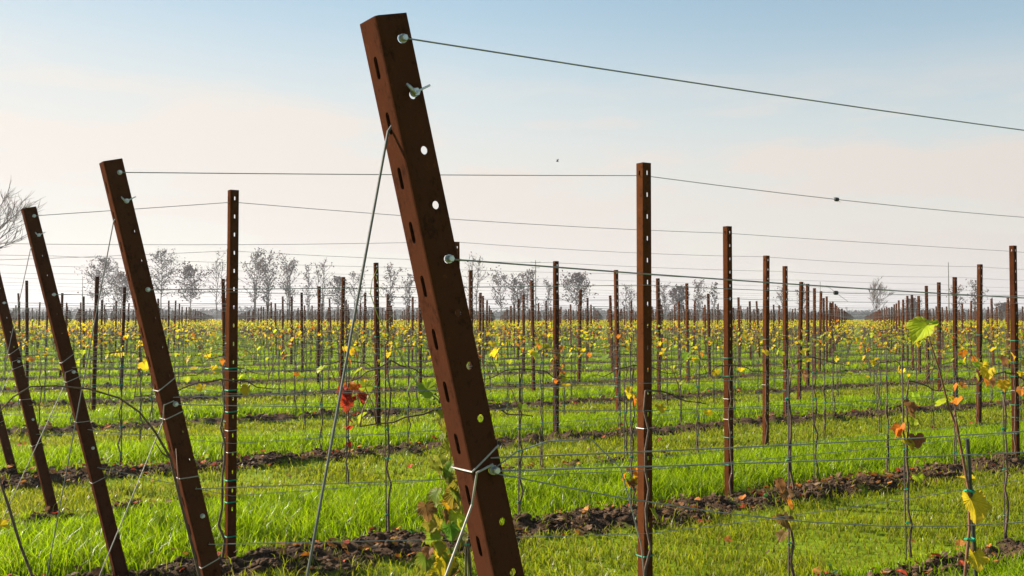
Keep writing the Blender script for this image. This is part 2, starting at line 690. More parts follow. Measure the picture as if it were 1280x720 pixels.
def make_end_post(k):
    u, n = [1.472, 1.415, 1.46, 1.47, 1.50][k], nrow(k)
    x, y = W(u, n)
    z = 0.0 if k == 0 else [-0.022, -0.01, 0.02, 0.0, -0.02][k]
    tilt = TILT + [R(0.8), R(.8), R(.9), R(.3), R(.9)][k]
    rt = thing('end_post', END_LABELS[k], 'post', (x, y, z), ROWROT, 'leaning end posts of the vine rows')
    rt.rotation_euler = (0, -tilt, ROWROT)
    part('channel', end_mesh, rt)
    bx = 0.047
    for i in (0, 4, 8, 12) if k else (0, 4, 8):
        b = part('bolt', bolt_me, rt, (bx + 0.003, -WEB_E / 2 - 0.001, END_L - HOLE_D[i]), (0, random.uniform(0, 1), 0))
        if i == 8:
            b.scale = (1.1, 1.3, 1.1)
    hb = part('hook_bolt', hook_me, rt, (bx + 0.003, -WEB_E / 2 - 0.001, END_L - HOLE_D[1] + 0.004))
    hb.scale = (.8, 1, .8)
    ws = [(END_L - HOLE_D[8] + 0.012, 0)] if k == 0 else [(END_L - HOLE_D[7] - .05, 0), (END_L - HOLE_D[8] - .05, 1), (1.0, 2), (.62, 1)]
    for zz, wi in ws:
        part('wire_tie', end_wraps[wi], rt, (0, 0, zz))
    mw = Matrix.Translation((x, y, z)) @ Matrix.Rotation(ROWROT, 4, 'Z') @ Matrix.Rotation(-tilt, 4, 'Y')
    end_pts.append(lambda d, dx=0.045, dy=-WEB_E / 2 - 0.011, mw=mw: mw @ Vector((dx, dy, END_L - d)))
    # two stay cables to the ground anchor outside the row
    ax, ay = W(U_END - 0.93, n)
    anchor = Vector((ax, ay, 0.0))
    names = ['foreground', 'second', 'third', 'fourth', 'fifth']
    top = mw @ Vector((0.012, 0, END_L - SLOT_D[1]))
    mb = MB()
    a2 = anchor + Vector((0, 0, -0.1))
    c0 = mw @ Vector((-0.006, 0.0, END_L - SLOT_D[1] - 0.016))
    mb.tube([top, c0, c0.lerp(a2, 0.5), a2], 0.0031 if k == 0 else 0.0022, 8)
    s = mb.build('stay_cable', [M['cable']])
    tag(s, f'straight grey stay cable from the upper slot of the {names[k]} leaning end post', 'cable', 'stay cables of the end posts')
    mb = MB()
    t2 = mw @ Vector((0.004, -WEB_E / 2 - 0.010, END_L - HOLE_D[8] + 0.01))
    t3 = mw @ Vector((-0.012, -WEB_E / 2 + 0.012, END_L - HOLE_D[8] - 0.06))
    t1 = mw @ Vector((0.045, -WEB_E / 2 - 0.014, END_L - HOLE_D[8] + 0.016))
    mb.tube([t1, t2, t3, t3.lerp(a2, 0.3) + Vector((0, 0, -.02)), a2 + Vector((.02, .02, 0))], 0.0028 if k == 0 else 0.0022, 8)
    s = mb.build('stay_wire', [M['white_tie']])
    tag(s, f'pale bent wire from the lower bolt of the {names[k]} leaning end post to the ground', 'wire', 'lower stay wires of the end posts')


for k in range(5):
    make_end_post(k)

# ------------------------------------------------------------------ upright posts
ROWNAME = {0: 'nearest row', 1: 'second row from the camera', 2: 'third row from the camera',
           3: 'fourth row from the camera', 4: 'fifth row from the camera'}


def rowname(k):
    return ROWNAME.get(k) or f'{ORD[k]} row from the camera' if k < 20 else 'far row'


tie_me = wrap_mesh(0, DEP_I, -WEB_I / 2, WEB_I / 2, 0.0042, 0.004, 'tie', 'plant_tie')
tie_w = wrap_mesh(0, DEP_I, -WEB_I / 2, WEB_I / 2, 0.0022, 0.003, 'white_tie', 'wire_tie')
posts = []
for k in range(0, 110):
    n = nrow(k)
    for j in range(0, 80):
        u = post_u(k, j)
        x, y = W(u, n)
        if y < 1 or y > 262 or (k, j) == (5, 0):
            continue
        p_ = px(x, y)
        lim = 240 if y < 20 else 60
        if p_ < -lim or p_ > 1280 + lim:
            continue
        posts.append((y, k, j, u, n, x, y))
posts.sort()
SPECIAL = {
    (1, 0): 'tall rusty upright post right of the big leaning post, largest of the upright posts',
    (2, 0): 'rusty upright post with many green ties, right of the second leaning post',
    (2, 1): 'rusty upright post with green ties in the soil strip, right of the tallest upright post',
    (2, 2): 'rusty upright post cut close to the right edge of the picture',
}
DZ = {(1, 0): -0.01, (2, 0): -0.02, (2, 1): -0.03, (2, 2): -0.03}
GP = 'upright posts of the vine rows'
n_un = 0
in_view = [p for p in posts if -60 < px(p[5], p[6]) < 1340]
big300 = in_view[:300]
others = [p for p in posts if p not in big300]
rest_posts = [p for p in others if p[0] > big300[-1][0]]
for idx, (d_, k, j, u, n, x, y) in enumerate(big300 + [p for p in others if p[0] <= big300[-1][0]]):
    rp = random.Random(k * 1000 + j)
    amp = 0.0 if k < 3 else R(1.1)
    rx, ry = rp.gauss(0, 1) * amp * 0.7, rp.gauss(0, 1) * amp
    dz = DZ.get((k, j), -0.04 + (rp.uniform(-0.06, 0.05) if k < 5 else rp.uniform(-.12, .07)))
    zz = gz1(u, n) * 0.5 + dz
    u_off = -0.028 + (0.10 if (k, j) == (3, 0) else 0.0)
    pos = W3(u + u_off, n, zz)
    if idx < 40:
        lab = SPECIAL.get((k, j), f'rusty upright post, {ORD[j]} along the {rowname(k)}')
        rt = thing('vineyard_post', lab, 'post', pos, ROWROT, GP)
        rt.rotation_euler = (rx, ry, ROWROT + rp.uniform(-0.03, 0.03))
        part('channel', post_mesh, rt)
        hs = [(1.34, 't'), (1.10, 't'), (0.94, 't'), (0.78, 'w'), (0.62, 't'), (0.48, 't'), (0.30, 't')]
        if (k, j) == (1, 0):
            hs = [(0.32, 't'), (1.0, 'w')]
        elif (k, j) == (2, 0):
            hs = [(1.26, 't'), (1.12, 't'), (0.98, 't'), (0.86, 'w'), (0.72, 'w'), (0.54, 't'), (0.40, 't'), (0.18, 't')]
        elif (k, j) == (2, 1):
            hs = [(1.24, 't'), (1.08, 't'), (0.88, 'w'), (0.70, 'w'), (0.54, 't'), (0.30, 't')]
        elif k >= 3:
            hs = [h for h in hs if rp.random() < 0.55]
        for h, kd in hs:
            part('plant_tie' if kd == 't' else 'wire_tie', tie_me if kd == 't' else tie_w, rt, (0, 0, h - dz))
    else:
        o = link('vineyard_post', post_mesh if d_ < 45 else post_far, None, pos)
        o.rotation_euler = (rx, ry, ROWROT + rp.uniform(-0.03, 0.03))
        if idx < 80 and k < 20 and j < 20:
            tag(o, f'rusty upright post, {ORD[j]} along the {rowname(k)}', 'post', GP)
        else:
            tag(o, 'one of the small rusty posts standing far back above the yellow vines', 'post', 'distant posts in the middle of the vineyard')


def box_cloud(items):
    """items: arrays x,y,z0,z1,half,tx,ty -> leaning square posts in one mesh"""
    X, Y, Z0, Z1, H, TX, TY = [np.asarray(a, float) for a in items]
    m = len(X)
    co = np.zeros((m, 8, 3))
    c, s = math.cos(ROWROT), math.sin(ROWROT)
    for i, (a, b) in enumerate([(-1, -1), (1, -1), (1, 1), (-1, 1)]):
        ox, oy = a * c - b * s, a * s + b * c
        co[:, i, 0] = X + ox * H
        co[:, i, 1] = Y + oy * H
        co[:, i, 2] = Z0
        co[:, i + 4, 0] = X + ox * H + TX
        co[:, i + 4, 1] = Y + oy * H + TY
        co[:, i + 4, 2] = Z1
    q = np.array([(0, 1, 5, 4), (1, 2, 6, 5), (2, 3, 7, 6), (3, 0, 4, 7), (4, 5, 6, 7)])
    loops = (np.arange(m)[:, None, None] * 8 + q[None]).reshape(-1)
    return co.reshape(-1, 3), loops


X = [p[5] for p in rest_posts]
Y = [p[6] for p in rest_posts]
m = len(X)
v, l = box_cloud((X, Y, np.full(m, -0.2), 2.40 + RNG.uniform(-.08, .06, m), np.full(m, 0.034), RNG.normal(0, .04, m), RNG.normal(0, .04, m)))
o = link('distant_posts', raw_mesh('distant_posts', v, l, np.arange(len(l) // 4) * 4, np.full(len(l) // 4, 4), None, [M['rust']]))
o['kind'] = 'stuff'
tag(o, 'mass of tiny rusty posts receding to the tree line', 'posts')

# ------------------------------------------------------------------ trellis wires
WZ = [(2.375, 0.0, 'top'), (1.78, -1, 'second'), (1.27, -1, 'third'), (1.12, -1, 'fourth'), (0.80, -1, 'fifth'), (0.47, -1, 'lowest')]
WIRE_D = [HOLE_D[0], HOLE_D[4], HOLE_D[8] - 0.03, HOLE_D[8], HOLE_D[11], HOLE_D[13]]
WGAPS = 0
for k in range(0, 44):
    n = nrow(k)
    which = range(6) if k <= 12 else (0, 1, 3)
    for wi in which:
        z, side, nm = WZ[wi]
        if k == 0:
            z = (2.295, 1.665, 1.20, 1.10, .8, .47)[wi]
        rw = random.Random(k * 77 + wi)
        off = 0.0 if side == 0 else -(WEB_I / 2 + 0.004)
        pts = []
        if k < 5:
            if k == 0 and wi >= 4:
                continue
            pts.append(end_pts[k](WIRE_D[wi]))
            prev_u = U_END
        else:
            prev_u = None
        us = [post_u(k, j) for j in range(0, 60)]
        # first visible post: one before the left frame edge
        keep = []
        for uu in us:
            x, y = W(uu, n)
            p_ = px(x, y)
            if p_ < -500 and uu > U_END + 6:
                continue
            keep.append(uu)
            if p_ > 1500:
                break
        if k >= 5:
            pts.append(W3(keep[0] - BAY, n + off, z))
            prev_u = keep[0] - BAY
        for uu in keep:
            a = pts[-1]
            b = W3(uu, n + off, z + rw.uniform(-.012, .012))
            sag = rw.uniform(0.004, 0.03) * ((uu - prev_u) / BAY) ** 2
            ns = 8 if k < 6 else 3
            for s in range(1, ns):
                f = s / ns
                p = a.lerp(b, f)
                p.z -= 4 * sag * f * (1 - f)
                pts.append(p)
            pts.append(b)
            prev_u = uu
        r = 0.0018 if k == 0 else 0.0020 + 0.00004 * k
        if wi == 1 and k < 2:
            r = 0.0020
        mb = MB()
        mb.tube(pts, r, 6 if k < 4 else 4)
        o = mb.build('trellis_wire', [M['wire']], smooth=True)
        if k < 12:
            tag(o, f'{nm} trellis wire of the {rowname(k)}', 'wire', 'trellis wires')
        else:
            tag(o, 'thin trellis wire of one of the rows far back', 'wire', 'trellis wires far back')
        # plastic reel tensioners that hang on two of the wires
        if (k, wi) in ((1, 0), (1, 1)):
            xs = 1047.0 if wi == 0 else 1045.0
            best = [i for i in range(len(pts) - 1) if px(pts[i].x, pts[i].y) <= xs < px(pts[i + 1].x, pts[i + 1].y)][0]
            lo_, hi_ = 0.0, 1.0
            for _ in range(30):
                md = (lo_ + hi_) / 2
                q_ = pts[best].lerp(pts[best + 1], md)
                lo_, hi_ = (md, hi_) if px(q_.x, q_.y) < xs else (lo_, md)
            c = pts[best].lerp(pts[best + 1], lo_)
            mt = MB()
            d = Vector((U[0], U[1], 0.0))
            mt.tube([c - d * 0.016, c - d * 0.010, c + d * 0.010, c + d * 0.016], [0.007, 0.013, 0.013, 0.007], 12)
            o2 = mt.build('wire_tensioner', [M['black']], o)
            mt = MB()
            sc_ = .6 if wi else .2
            mt.tube([c + Vector((-.10, -.02, .075)) * sc_, c, c + Vector((.13, .02, -.09)) * sc_], 0.0013, 5)
            mt.build('tail_wire', [M['wire']], o2)

# loose wires in the nearest row
mb = MB()
a = end_pts[0](HOLE_D[8] + 0.004)
pp = [a + Vector((0, -0.004, 0.0))]
e0 = W3(5.18, nrow(0) - 0.034, 1.02)
for i in range(1, 13):
    f = i / 12
    p = a.lerp(e0, f)
    p.z -= 4 * 0.20 * f * (1 - f)
    pp.append(p)
mb.tube(pp, 0.0017, 6)
tag(mb.build('slack_wire', [M['wire']], smooth=True), 'slack wire sagging right from the lower bolt of the big leaning post', 'wire')
mb = MB()
a = end_pts[0](HOLE_D[13])
mb.tube([a] + [a.lerp(W3(5.18, nrow(0) - .034, .74), i / 6) for i in range(1, 7)], 0.0014, 6)
tag(mb.build('low_wire', [M['wire']], smooth=True), 'low straight wire crossing in front of the tall upright post near its foot', 'wire')
mb = MB()
a = end_pts[0](HOLE_D[8] - 0.004)
b = a + Vector((.12, .05, .055))
mb.tube([a, a + Vector((.05, .02, .035)), b, b + Vector((.10, .04, .0)), b + Vector((.17, .07, -.07)), b + Vector((.22, .1, -.25)), b + Vector((.25, .14, -.55))], 0.0016, 6)
tag(mb.build('wire_offcut', [M['wire']], smooth=True), 'thin springy wire end arching right and down from the big leaning post', 'wire')


# ------------------------------------------------------------------ vines
def leaves_at(mb, spots, rnd):
    for (p, size, col, hang) in spots:
        leaf(mb, p, size, col, rnd, None, hang)


def vine_parts(seed, n_leaf, pal, staked=True, top=1.26, column=None, canes=None, lo=1.0, hi=1.55, left=True, right=True, lsize=0.062):
    """returns dict of MB: stake, trunk, cordon, canes, foliage, ties (list)"""
    rnd = random.Random(seed)
    out = {}
    if staked:
        mb = MB()
        h = top + rnd.uniform(-0.03, 0.12)
        lx, ly = rnd.uniform(-.015, .015), rnd.uniform(-.015, .015)
        mb.tube([(0, 0, -0.12), (lx, ly, h)], 0.0052, 6)
        out['stake'] = mb
    mb = MB()
    mb.smooth = True
    x, y = 0.018, -0.006
    pts, rad = [], []
    zz = -0.05
    nseg = 12
    for i in range(nseg + 1):
        f = i / nseg
        wob = 0.022 * (1 - f) + 0.008
        pts.append((0.014 * math.sin(i * 2.1 + seed) * 1.0 + rnd.uniform(-wob, wob) * .6 + 0.012, -0.012 + rnd.uniform(-wob, wob) * .5, zz + f * (top - 0.06 - zz)))
        rad.append((0.0085 - 0.0035 * f) * rnd.uniform(0.85, 1.2) * (1.5 if i == 0 else 1))
    mb.tube(pts, rad, 7)
    out['trunk'] = mb
    head = Vector(pts[-1])
    mb = MB()
    mb.smooth = True
    tips = []
    for sgn in (-1, 1):
        if (sgn < 0 and not left) or (sgn > 0 and not right):
            continue
        L = rnd.uniform(0.38, 0.56)
        p = [head]
        for i in range(1, 8):
            f = i / 7
            p.append(Vector((head.x + sgn * L * f, rnd.uniform(-.02, .02), 1.12 + (head.z - 1.12) * (1 - f) ** 3 + 0.045 * math.sin(math.pi * min(1, f * 1.6)) * (0.8 if f < .6 else .3) + rnd.uniform(-.012, .012))))
        mb.tube(p, [0.0058 - 0.003 * i / 7 for i in range(8)], 6)
        tips += p[2:]
    if not tips:
        tips = [head]
    cs = []
    for i in range(canes if canes is not None else rnd.randint(2, 4)):
        b = Vector(rnd.choice(tips))
        L = rnd.uniform(0.15, 0.42)
        dx, dy = rnd.uniform(-.25, .25), rnd.uniform(-.15, .15)
        p = [b]
        for s in range(1, 5):
            f = s / 4
            p.append(b + Vector((dx * f * L * 2 + rnd.uniform(-.015, .015), dy * f + rnd.uniform(-.015, .015), L * f * (1 - .25 * f))))
        mb.cur = 1
        mb.tube(p, [0.0034 - 0.0022 * s / 4 for s in range(5)], 5)
        cs += p[1:]
    mb.cur = 0
    out['cordon'] = mb
    lf = MB()
    pool = cs + tips
    for i in range(n_leaf):
        b = Vector(rnd.choice(pool))
        b = b + Vector((rnd.gauss(0, .05), rnd.gauss(0, .05), rnd.uniform(-.10, .06)))
        b.z = min(hi, max(lo, b.z))
        leaf(lf, b, lsize * rnd.uniform(0.6, 1.25), rnd.choice(PAL[pal]), rnd, None, rnd.uniform(0.2, 1.0))
    if column:
        for (z0, z1, x0, x1, cnt, p2, sz) in column:
            for i in range(cnt):
                f = (i + rnd.random()) / cnt
                q = Vector((rnd.uniform(x0, x1), rnd.uniform(-.06, .03), z0 + (z1 - z0) * f))
                if sz >= .08:
                    cc_ = tuple(v_ * rnd.uniform(.8, 1.15) for v_ in rnd.choice(PAL[p2]))
                    fine_leaf(lf, q, sz * rnd.uniform(.6, 1.15), cc_, rnd, -math.pi / 2 + rnd.gauss(0, .9), rnd.uniform(.3, 1.2), (.24, .12, .03), rnd.uniform(-.5, .5))
                else:
                    leaf(lf, q, sz * rnd.uniform(.7, 1.2), rnd.choice(PAL[p2]), rnd, None, rnd.uniform(.4, 1.1))
    if lf.v:
        out['foliage'] = lf
    ties = []
    if staked:
        for h in (0.22 + rnd.uniform(-.06, .06), 0.50 + rnd.uniform(-.08, .08), 0.80 + rnd.uniform(-.08, .08), 1.08 + rnd.uniform(-.05, .05)):
            t = MB()
            fi = min(range(len(pts)), key=lambda i: abs(pts[i][2] - h))
            q = pts[fi]
            pl = []
            for s in range(9):
                an = 2 * math.pi * s / 8
                pl.append((q[0] / 2 + (0.014 + abs(q[0]) / 2) * math.cos(an), q[1] / 2 + 0.016 * math.sin(an), h + 0.004 * math.sin(an * 2)))
            t.tube(pl, 0.0033, 5)
            t.tube([pl[2], (pl[2][0] + .012, pl[2][1] + .004, h - .014), (pl[2][0] + .02, pl[2][1], h - .03)], 0.003, 5)
            ties.append(t)
    out['ties'] = ties
    return out


ico = bmesh.new()
bmesh.ops.create_icosphere(ico, subdivisions=1, radius=1.0)
ICO_V = np.array([v_.co[:] for v_ in ico.verts])
ICO_F = np.array([[v_.index for v_ in f_.verts] for f_ in ico.faces])
ico.free()


PART_MAT = {'stake': ['stake'], 'trunk': ['bark'], 'cordon': ['bark', 'cane'], 'foliage': ['leaf']}
DESCR = {'mixed': 'yellow orange leaves', 'yellow': 'yellow leaves', 'green': 'pale green leaves', 'red': 'red leaves', 'orange': 'orange leaves', 'brown': 'withered brown leaves'}


def vine_meshes(vp):
    d = {}
    for kx in ('stake', 'trunk', 'cordon', 'foliage'):
        if kx in vp:
            d[kx] = vp[kx].mesh(kx, [M[a] for a in PART_MAT[kx]])
    d['ties'] = [t.mesh('plant_tie', [M['tie']]) for t in vp['ties']]
    return d


def place_vine(meshes, label, pos, rot, group):
    rt = thing('grapevine', label, 'vine', pos, rot, group)
    for kx in ('stake', 'trunk', 'cordon', 'foliage'):
        if kx in meshes:
            part(kx, meshes[kx], rt)
    for t in meshes['ties']:
        part('plant_tie', t, rt)
    return rt


PALS = ['mixed', 'yellow', 'mixed', 'green', 'orange', 'mixed', 'yellow', 'brown']
NEAR = [vine_meshes(vine_parts(100 + i, [5, 8, 11, 8, 7, 13, 9, 5][i], PALS[i])) for i in range(8)]
NEARP = [vine_meshes(vine_parts(140 + i, [3, 6, 5, 8][i], PALS[i + 1], staked=False)) for i in range(4)]


def joined(vp):
    mb = MB()
    mats = ['stake', 'bark', 'cane', 'leaf', 'tie']
    for kx, base in (('stake', [0]), ('trunk', [1]), ('cordon', [1, 2]), ('foliage', [3])):
        if kx in vp:
            s = vp[kx]
            o = len(mb.v)
            mb.v += s.v
            mb.c += s.c
            mb.f += [tuple(i + o for i in f) for f in s.f]
            mb.mi += [base[i] for i in s.mi]
    for s in vp['ties']:
        o = len(mb.v)
        mb.v += s.v
        mb.c += s.c
        mb.f += [tuple(i + o for i in f) for f in s.f]
        mb.mi += [4] * len(s.f)
    return mb.mesh('grapevine', [M[a] for a in mats])


PALSM = ['mixed', 'yellow', 'green', 'mixed', 'yellow', 'mixed', 'green', 'yellow']
MID = [joined(vine_parts(200 + i, 16 + 5 * (i % 4), PALSM[i % 8], staked=(i % 4 != 0), lsize=0.056)) for i in range(12)]

# vines with a look of their own: (row, index from first post *4 + m)
CUSTOM = {
    (1, -1): (dict(n_leaf=4, pal='green', column=[(0.30, 1.20, -0.22, -0.03, 40, 'olive', .085), (.30, .8, -.2, -.02, 12, 'green', .085)]),
              'vine hung with yellow green leaves just left of the big leaning post'),
    (1, 1): (dict(n_leaf=1, pal='brown', right=False, left=False, top=1.3, canes=1, column=[(0.34, 0.66, -.09, 0.0, 7, 'brown', .085)]),
             'nearly bare vine on a thin stake with a few withered tan leaves at knee height'),
    (1, 2): (dict(n_leaf=2, pal='green', left=False, canes=3, column=[(0.80, 1.12, -.08, .12, 12, 'brown', .085), (.5, .6, 0, .05, 1, 'green', .08)]),
             'vine on a thin stake with drooping brown green leaves below waist height'),
    (1, 3): (dict(n_leaf=9, pal='orange', canes=3, column=[(1.12, 1.34, -.4, .1, 9, 'mixed', .085)]),
             'vine with a dark arched branch and orange leaves near the right edge'),
    (1, 0): (dict(n_leaf=2, pal='yellow', staked=False, canes=1, left=False, column=[(.55, .6, .03, .06, 1, 'green', .08)]),
             'thin crooked vine climbing the tall upright post'),
    (2, 3): (dict(n_leaf=5, pal='green', canes=3, column=[(0.20, 0.36, -.04, .06, 8, 'orange', .075), (.9, 1.05, -.05, .12, 6, 'yellow', .08)]),
             'vine with an orange leaf tuft at its foot, left of the tall upright post'),
    (2, 5): (dict(n_leaf=7, pal='green', canes=3), 'staked vine, next right of the green tied post in the soil strip'),
    (2, 2): (dict(n_leaf=4, pal='yellow', canes=2), 'vine on a thin stake right behind the foot of the big leaning post'),
    (2, 1): (dict(n_leaf=3, pal='green', canes=2, top=1.32), 'dark staked vine in grass between the foreground stay cable and the big post'),
    (3, -1): (dict(n_leaf=1, pal='red', canes=2, column=[(0.84, 1.0, -.06, .16, 15, 'red', .125), (1.22, 1.34, -.02, .14, 4, 'orange', .095), (.4, .7, 0, .04, 3, 'red', .06)]),
              'vine with a bright red leaf cluster beside the stay cable'),
    (4, 4): (dict(n_leaf=8, pal='mixed', canes=3, column=[(0.75, 1.25, -.15, .15, 16, 'brown', .09)]),
             'vine with a hanging bunch of brown yellow leaves between two green tied posts'),
}
vines = []
for k in range(0, 110):
    n = nrow(k)
    for i in range(-4, 320):
        u = post_u(k, 0) + i * VSTEP
        if k < 6 and u < U_END + 0.3:
            continue
        x, y = W(u, n)
        if y < 2.4 or y > 262:
            continue
        p_ = px(x, y)
        lim = 200 if y < 16 else 50
        if p_ < -lim or p_ > 1280 + lim:
            continue
        vines.append((y, k, i, u, n, x, y))
vines.sort()
GV = 'young vines of the rows'
inv = [v for v in vines if -60 < px(v[5], v[6]) < 1340][:300]
lastd = inv[-1][0]
near_set = [v for v in vines if v[0] <= lastd]
far_v = [v for v in vines if v[0] > lastd]
cnt_un = 0
for (d_, k, i, u, n, x, y) in near_set:
    if k == 0:
        continue
    rv = random.Random(k * 997 + i * 13)
    m4 = i % 4
    pos = W3(u + (0.0 if m4 else -0.05), n - (0.0 if m4 else 0.045), gz1(u, n) * 0.6)
    rot = ROWROT + (math.pi if (rv.random() < .5 and (k, i) not in CUSTOM) else 0) + rv.uniform(-.15, .15)
    if (k, i) in CUSTOM:
        kw, lab = CUSTOM[(k, i)]
        place_vine(vine_meshes(vine_parts(k * 50 + i, **kw)), lab, pos, ROWROT, GV)
        continue
    where = f'after the first post' if i > 0 else ''
    first = [a for a in near_set if a[1] == k]
    if d_ < 15 and k < 10:
        pool = NEARP if m4 == 0 else NEAR
        q = rv.randrange(len(pool))
        if k == 2 and m4 == 0:
            q = 0
        desc = DESCR[(PALS[q + 1] if m4 == 0 else PALS[q])]
        idx = sorted(a[2] for a in first).index(i)
        if m4 == 0:
            lab = f'vine tied to a post, {desc}, {ORD[min(idx, 19)]} in the {rowname(k)}'
        else:
            lab = f'staked vine, {desc}, {ORD[min(idx, 19)]} in the {rowname(k)}'
        r_ = place_vine(pool[q], lab, pos, rot, GV)
        r_.scale = (1, 1, rv.uniform(.95, 1.06))
    else:
        q = rv.randrange(len(MID))
        if m4 == 0:
            q = (q // 4) * 4
        elif q % 4 == 0:
            q += 1
        o = link('grapevine', MID[q], None, pos, rot)
        o.scale = (1, 1, rv.uniform(.92, 1.1))
        tag(o, 'small autumn vine among many alike in the rows of the middle distance', 'vine', 'vines in the middle distance')

# the twisted foreground vine with the short dark stake, its cane and leaves (nearest row)
u0, n0 = 3.143, nrow(0)
rt = thing('grapevine', 'foreground vine on a short black stake with a big green leaf atop its cane', 'vine', W3(u0, n0, 0), 0, GV)


def at(pxx, pyy, n=nrow(0)):
    """point of the nearest row's plane seen at a picture position, relative to the vine's foot"""
    t = (pxx - 640) / F_PX
    u = n * (-N[0] + t * N[1]) / (U[0] - t * U[1])
    x, y = W(u, n)
    return Vector((x, y, CAM_H - (pyy - 400) * y / F_PX)) - W3(u0, n0, 0)


mb = MB()
mb.tube([(0.0, 0, -.15), tuple(at(1207, 548))], 0.0065, 8)
mb.build('stake', [M['black']], rt)
mb = MB()
mb.smooth = True
cp = [Vector((-.03, .0, -.08)), Vector((-.035, -.01, .2)), Vector((-.02, 0, .45)), at(1200, 730), at(1208, 660), at(1208, 612), at(1199, 560), at(1195, 538), at(1184, 507), at(1173, 462), at(1163, 430), at(1158, 412)]
mb.tube(cp, [.007, .0065, .006, .0055, .005, .0045, .0042, .004, .0034, .0028, .0022, .0016], 7)
mb.tube([at(1196, 540), at(1190, 525) + Vector((0, -.02, 0)), at(1191, 514)], [.004, .003, .002], 5)
mb.build('trunk', [M['cane']], rt)
lf = MB()
r5 = random.Random(5)
fine_leaf(lf, at(1209, 618), 0.092, (.60, .45, .02), r5, -1.35, 0.75, roll=.15)
leaf(lf, at(1209, 600), 0.05, YEL, r5, 1.9, -0.2)
fine_leaf(lf, at(1212, 688), 0.066, (.60, .45, .02), r5, -1.5, 0.6)
fine_leaf(lf, at(1161, 404), 0.086, (0.36, 0.44, 0.02), r5, 3.45, 0.40, roll=.5)
fine_leaf(lf, at(1159, 403), 0.046, (0.14, 0.25, 0.03), r5, -0.2, 0.1)
leaf(lf, at(1181, 500), 0.04, YGR, r5, 2.5, 0.6)
lf.build('foliage', [M['leaf']], rt)
for hh in (612, 672):
    mb = MB()
    c = at(1208, hh)
    mb.tube([c + Vector((.015 * math.cos(a), .015 * math.sin(a), .003 * math.sin(2 * a))) for a in [i * math.pi / 4 for i in range(9)]], .0035, 6)
    mb.build('plant_tie', [M['tie']], rt)

# thick bent cane of the second end post and a small branch at the right edge
n1 = nrow(1)
u1 = 1.62
rt = thing('grapevine', 'vine climbing the second leaning end post, its cane bent to the left edge', 'vine', W3(u1, n1, 0), 0, GV)


def at1(pxx, pyy, n=n1 - 0.06):
    t = (pxx - 640) / F_PX
    u = n * (-N[0] + t * N[1]) / (U[0] - t * U[1])
    x, y = W(u, n)
    return Vector((x, y, CAM_H - (pyy - 400) * y / F_PX)) - W3(u1, n1, 0)


mb = MB()
mb.smooth = True
cp = [Vector((-.02, -.03, -.05)), at1(275, 790), at1(256, 730), at1(243, 680), at1(228, 625), at1(215, 572), at1(196, 540), at1(176, 515), at1(150, 497), at1(112, 486), at1(70, 482), at1(40, 483), at1(18, 496), at1(3, 512), at1(-10, 545)]
mb.tube(cp, [.010, .008, .007, .006, .0055, .005, .0045, .004, .0036, .0033, .003, .003, .0027, .0025, .0022], 7)
mb.tube([at1(215, 572), at1(205, 566), at1(196, 552)], [.004, .003, .002], 5)
mb.build('trunk', [M['bark']], rt)
mb = MB()
mb.smooth = True
mb.tube([at1(228, 628), at1(236, 665) + Vector((0, .02, 0)), at1(226, 610), at1(222, 560)], [.003, .003, .0025, .002], 5)
mb.build('cordon', [M['cane']], rt)

rt = thing('grapevine', 'thin yellowish vine cane arching up left of the big leaning post, with dried black grapes', 'vine', W3(2.57, n1 + .04, 0), 0, GV)
b1 = W3(2.57, n1 + .04, 0)


def at3(pxx, pyy, n=n1 - 0.02):
    t = (pxx - 640) / F_PX
    u = n * (-N[0] + t * N[1]) / (U[0] - t * U[1])
    x, y = W(u, n)
    return Vector((x, y, CAM_H - (pyy - 400) * y / F_PX)) - b1


mb = MB()
mb.smooth = True
mb.tube([(0.02, 0, -.05), (0.01, -.01, .3), (-.01, 0, .7), at3(572, 520), at3(548, 500), at3(520, 477), at3(497, 437), at3(473, 397), at3(463, 367), at3(465, 350), at3(472, 335)], [.006, .006, .005, .0045, .004, .0035, .003, .0026, .0024, .002, .0014], 6)
mb.tube([at3(478, 402), at3(486, 400), at3(492, 392)], [.0016, .0014, .001], 5)
mb.tube([at3(470, 345), at3(474, 360), at3(478, 358), at3(474, 366), at3(479, 372)], .0012, 5)
mb.build('cane', [M['young_cane']], rt)
mb = MB()
mb.smooth = True
rg = random.Random(21)
for i in range(26):
    f = rg.random()
    c = at3(538 + 26 * f + rg.gauss(0, 3), 494 + 26 * f * f + rg.gauss(0, 5)) + Vector((0, rg.gauss(0, .012), 0))
    rr = rg.uniform(.005, .0085)
    o_ = len(mb.v)
    mb.add([c + Vector(v_) * rr for v_ in ICO_V], [tuple(f_) for f_ in ICO_F])
mb.tube([at3(540, 486), at3(546, 494), at3(556, 504), at3(566, 520)], .002, 5)
mb.build('dried_grapes', [M['grape']], rt)
lf = MB()
leaf(lf, at3(520, 474), .085, (.12, .20, .02), r5, 3.0, .7)
leaf(lf, at3(532, 480), .08, (.18, .25, .02), r5, -1.0, .9)
leaf(lf, at3(500, 440), .035, YGR, r5, 0.5, .4)
lf.build('foliage', [M['leaf']], rt)

rt = thing('grapevine', 'dry twig with one round pale leaf low at the left edge', 'vine', W3(0.15, 3.55, 0), 0, GV)
b = W3(0.15, 3.55, 0)
mb = MB()
mb.smooth = True


def at2(pxx, pyy, y):
    return Vector(((pxx - 640) / F_PX * y, y, CAM_H - (pyy - 400) * y / F_PX)) - b


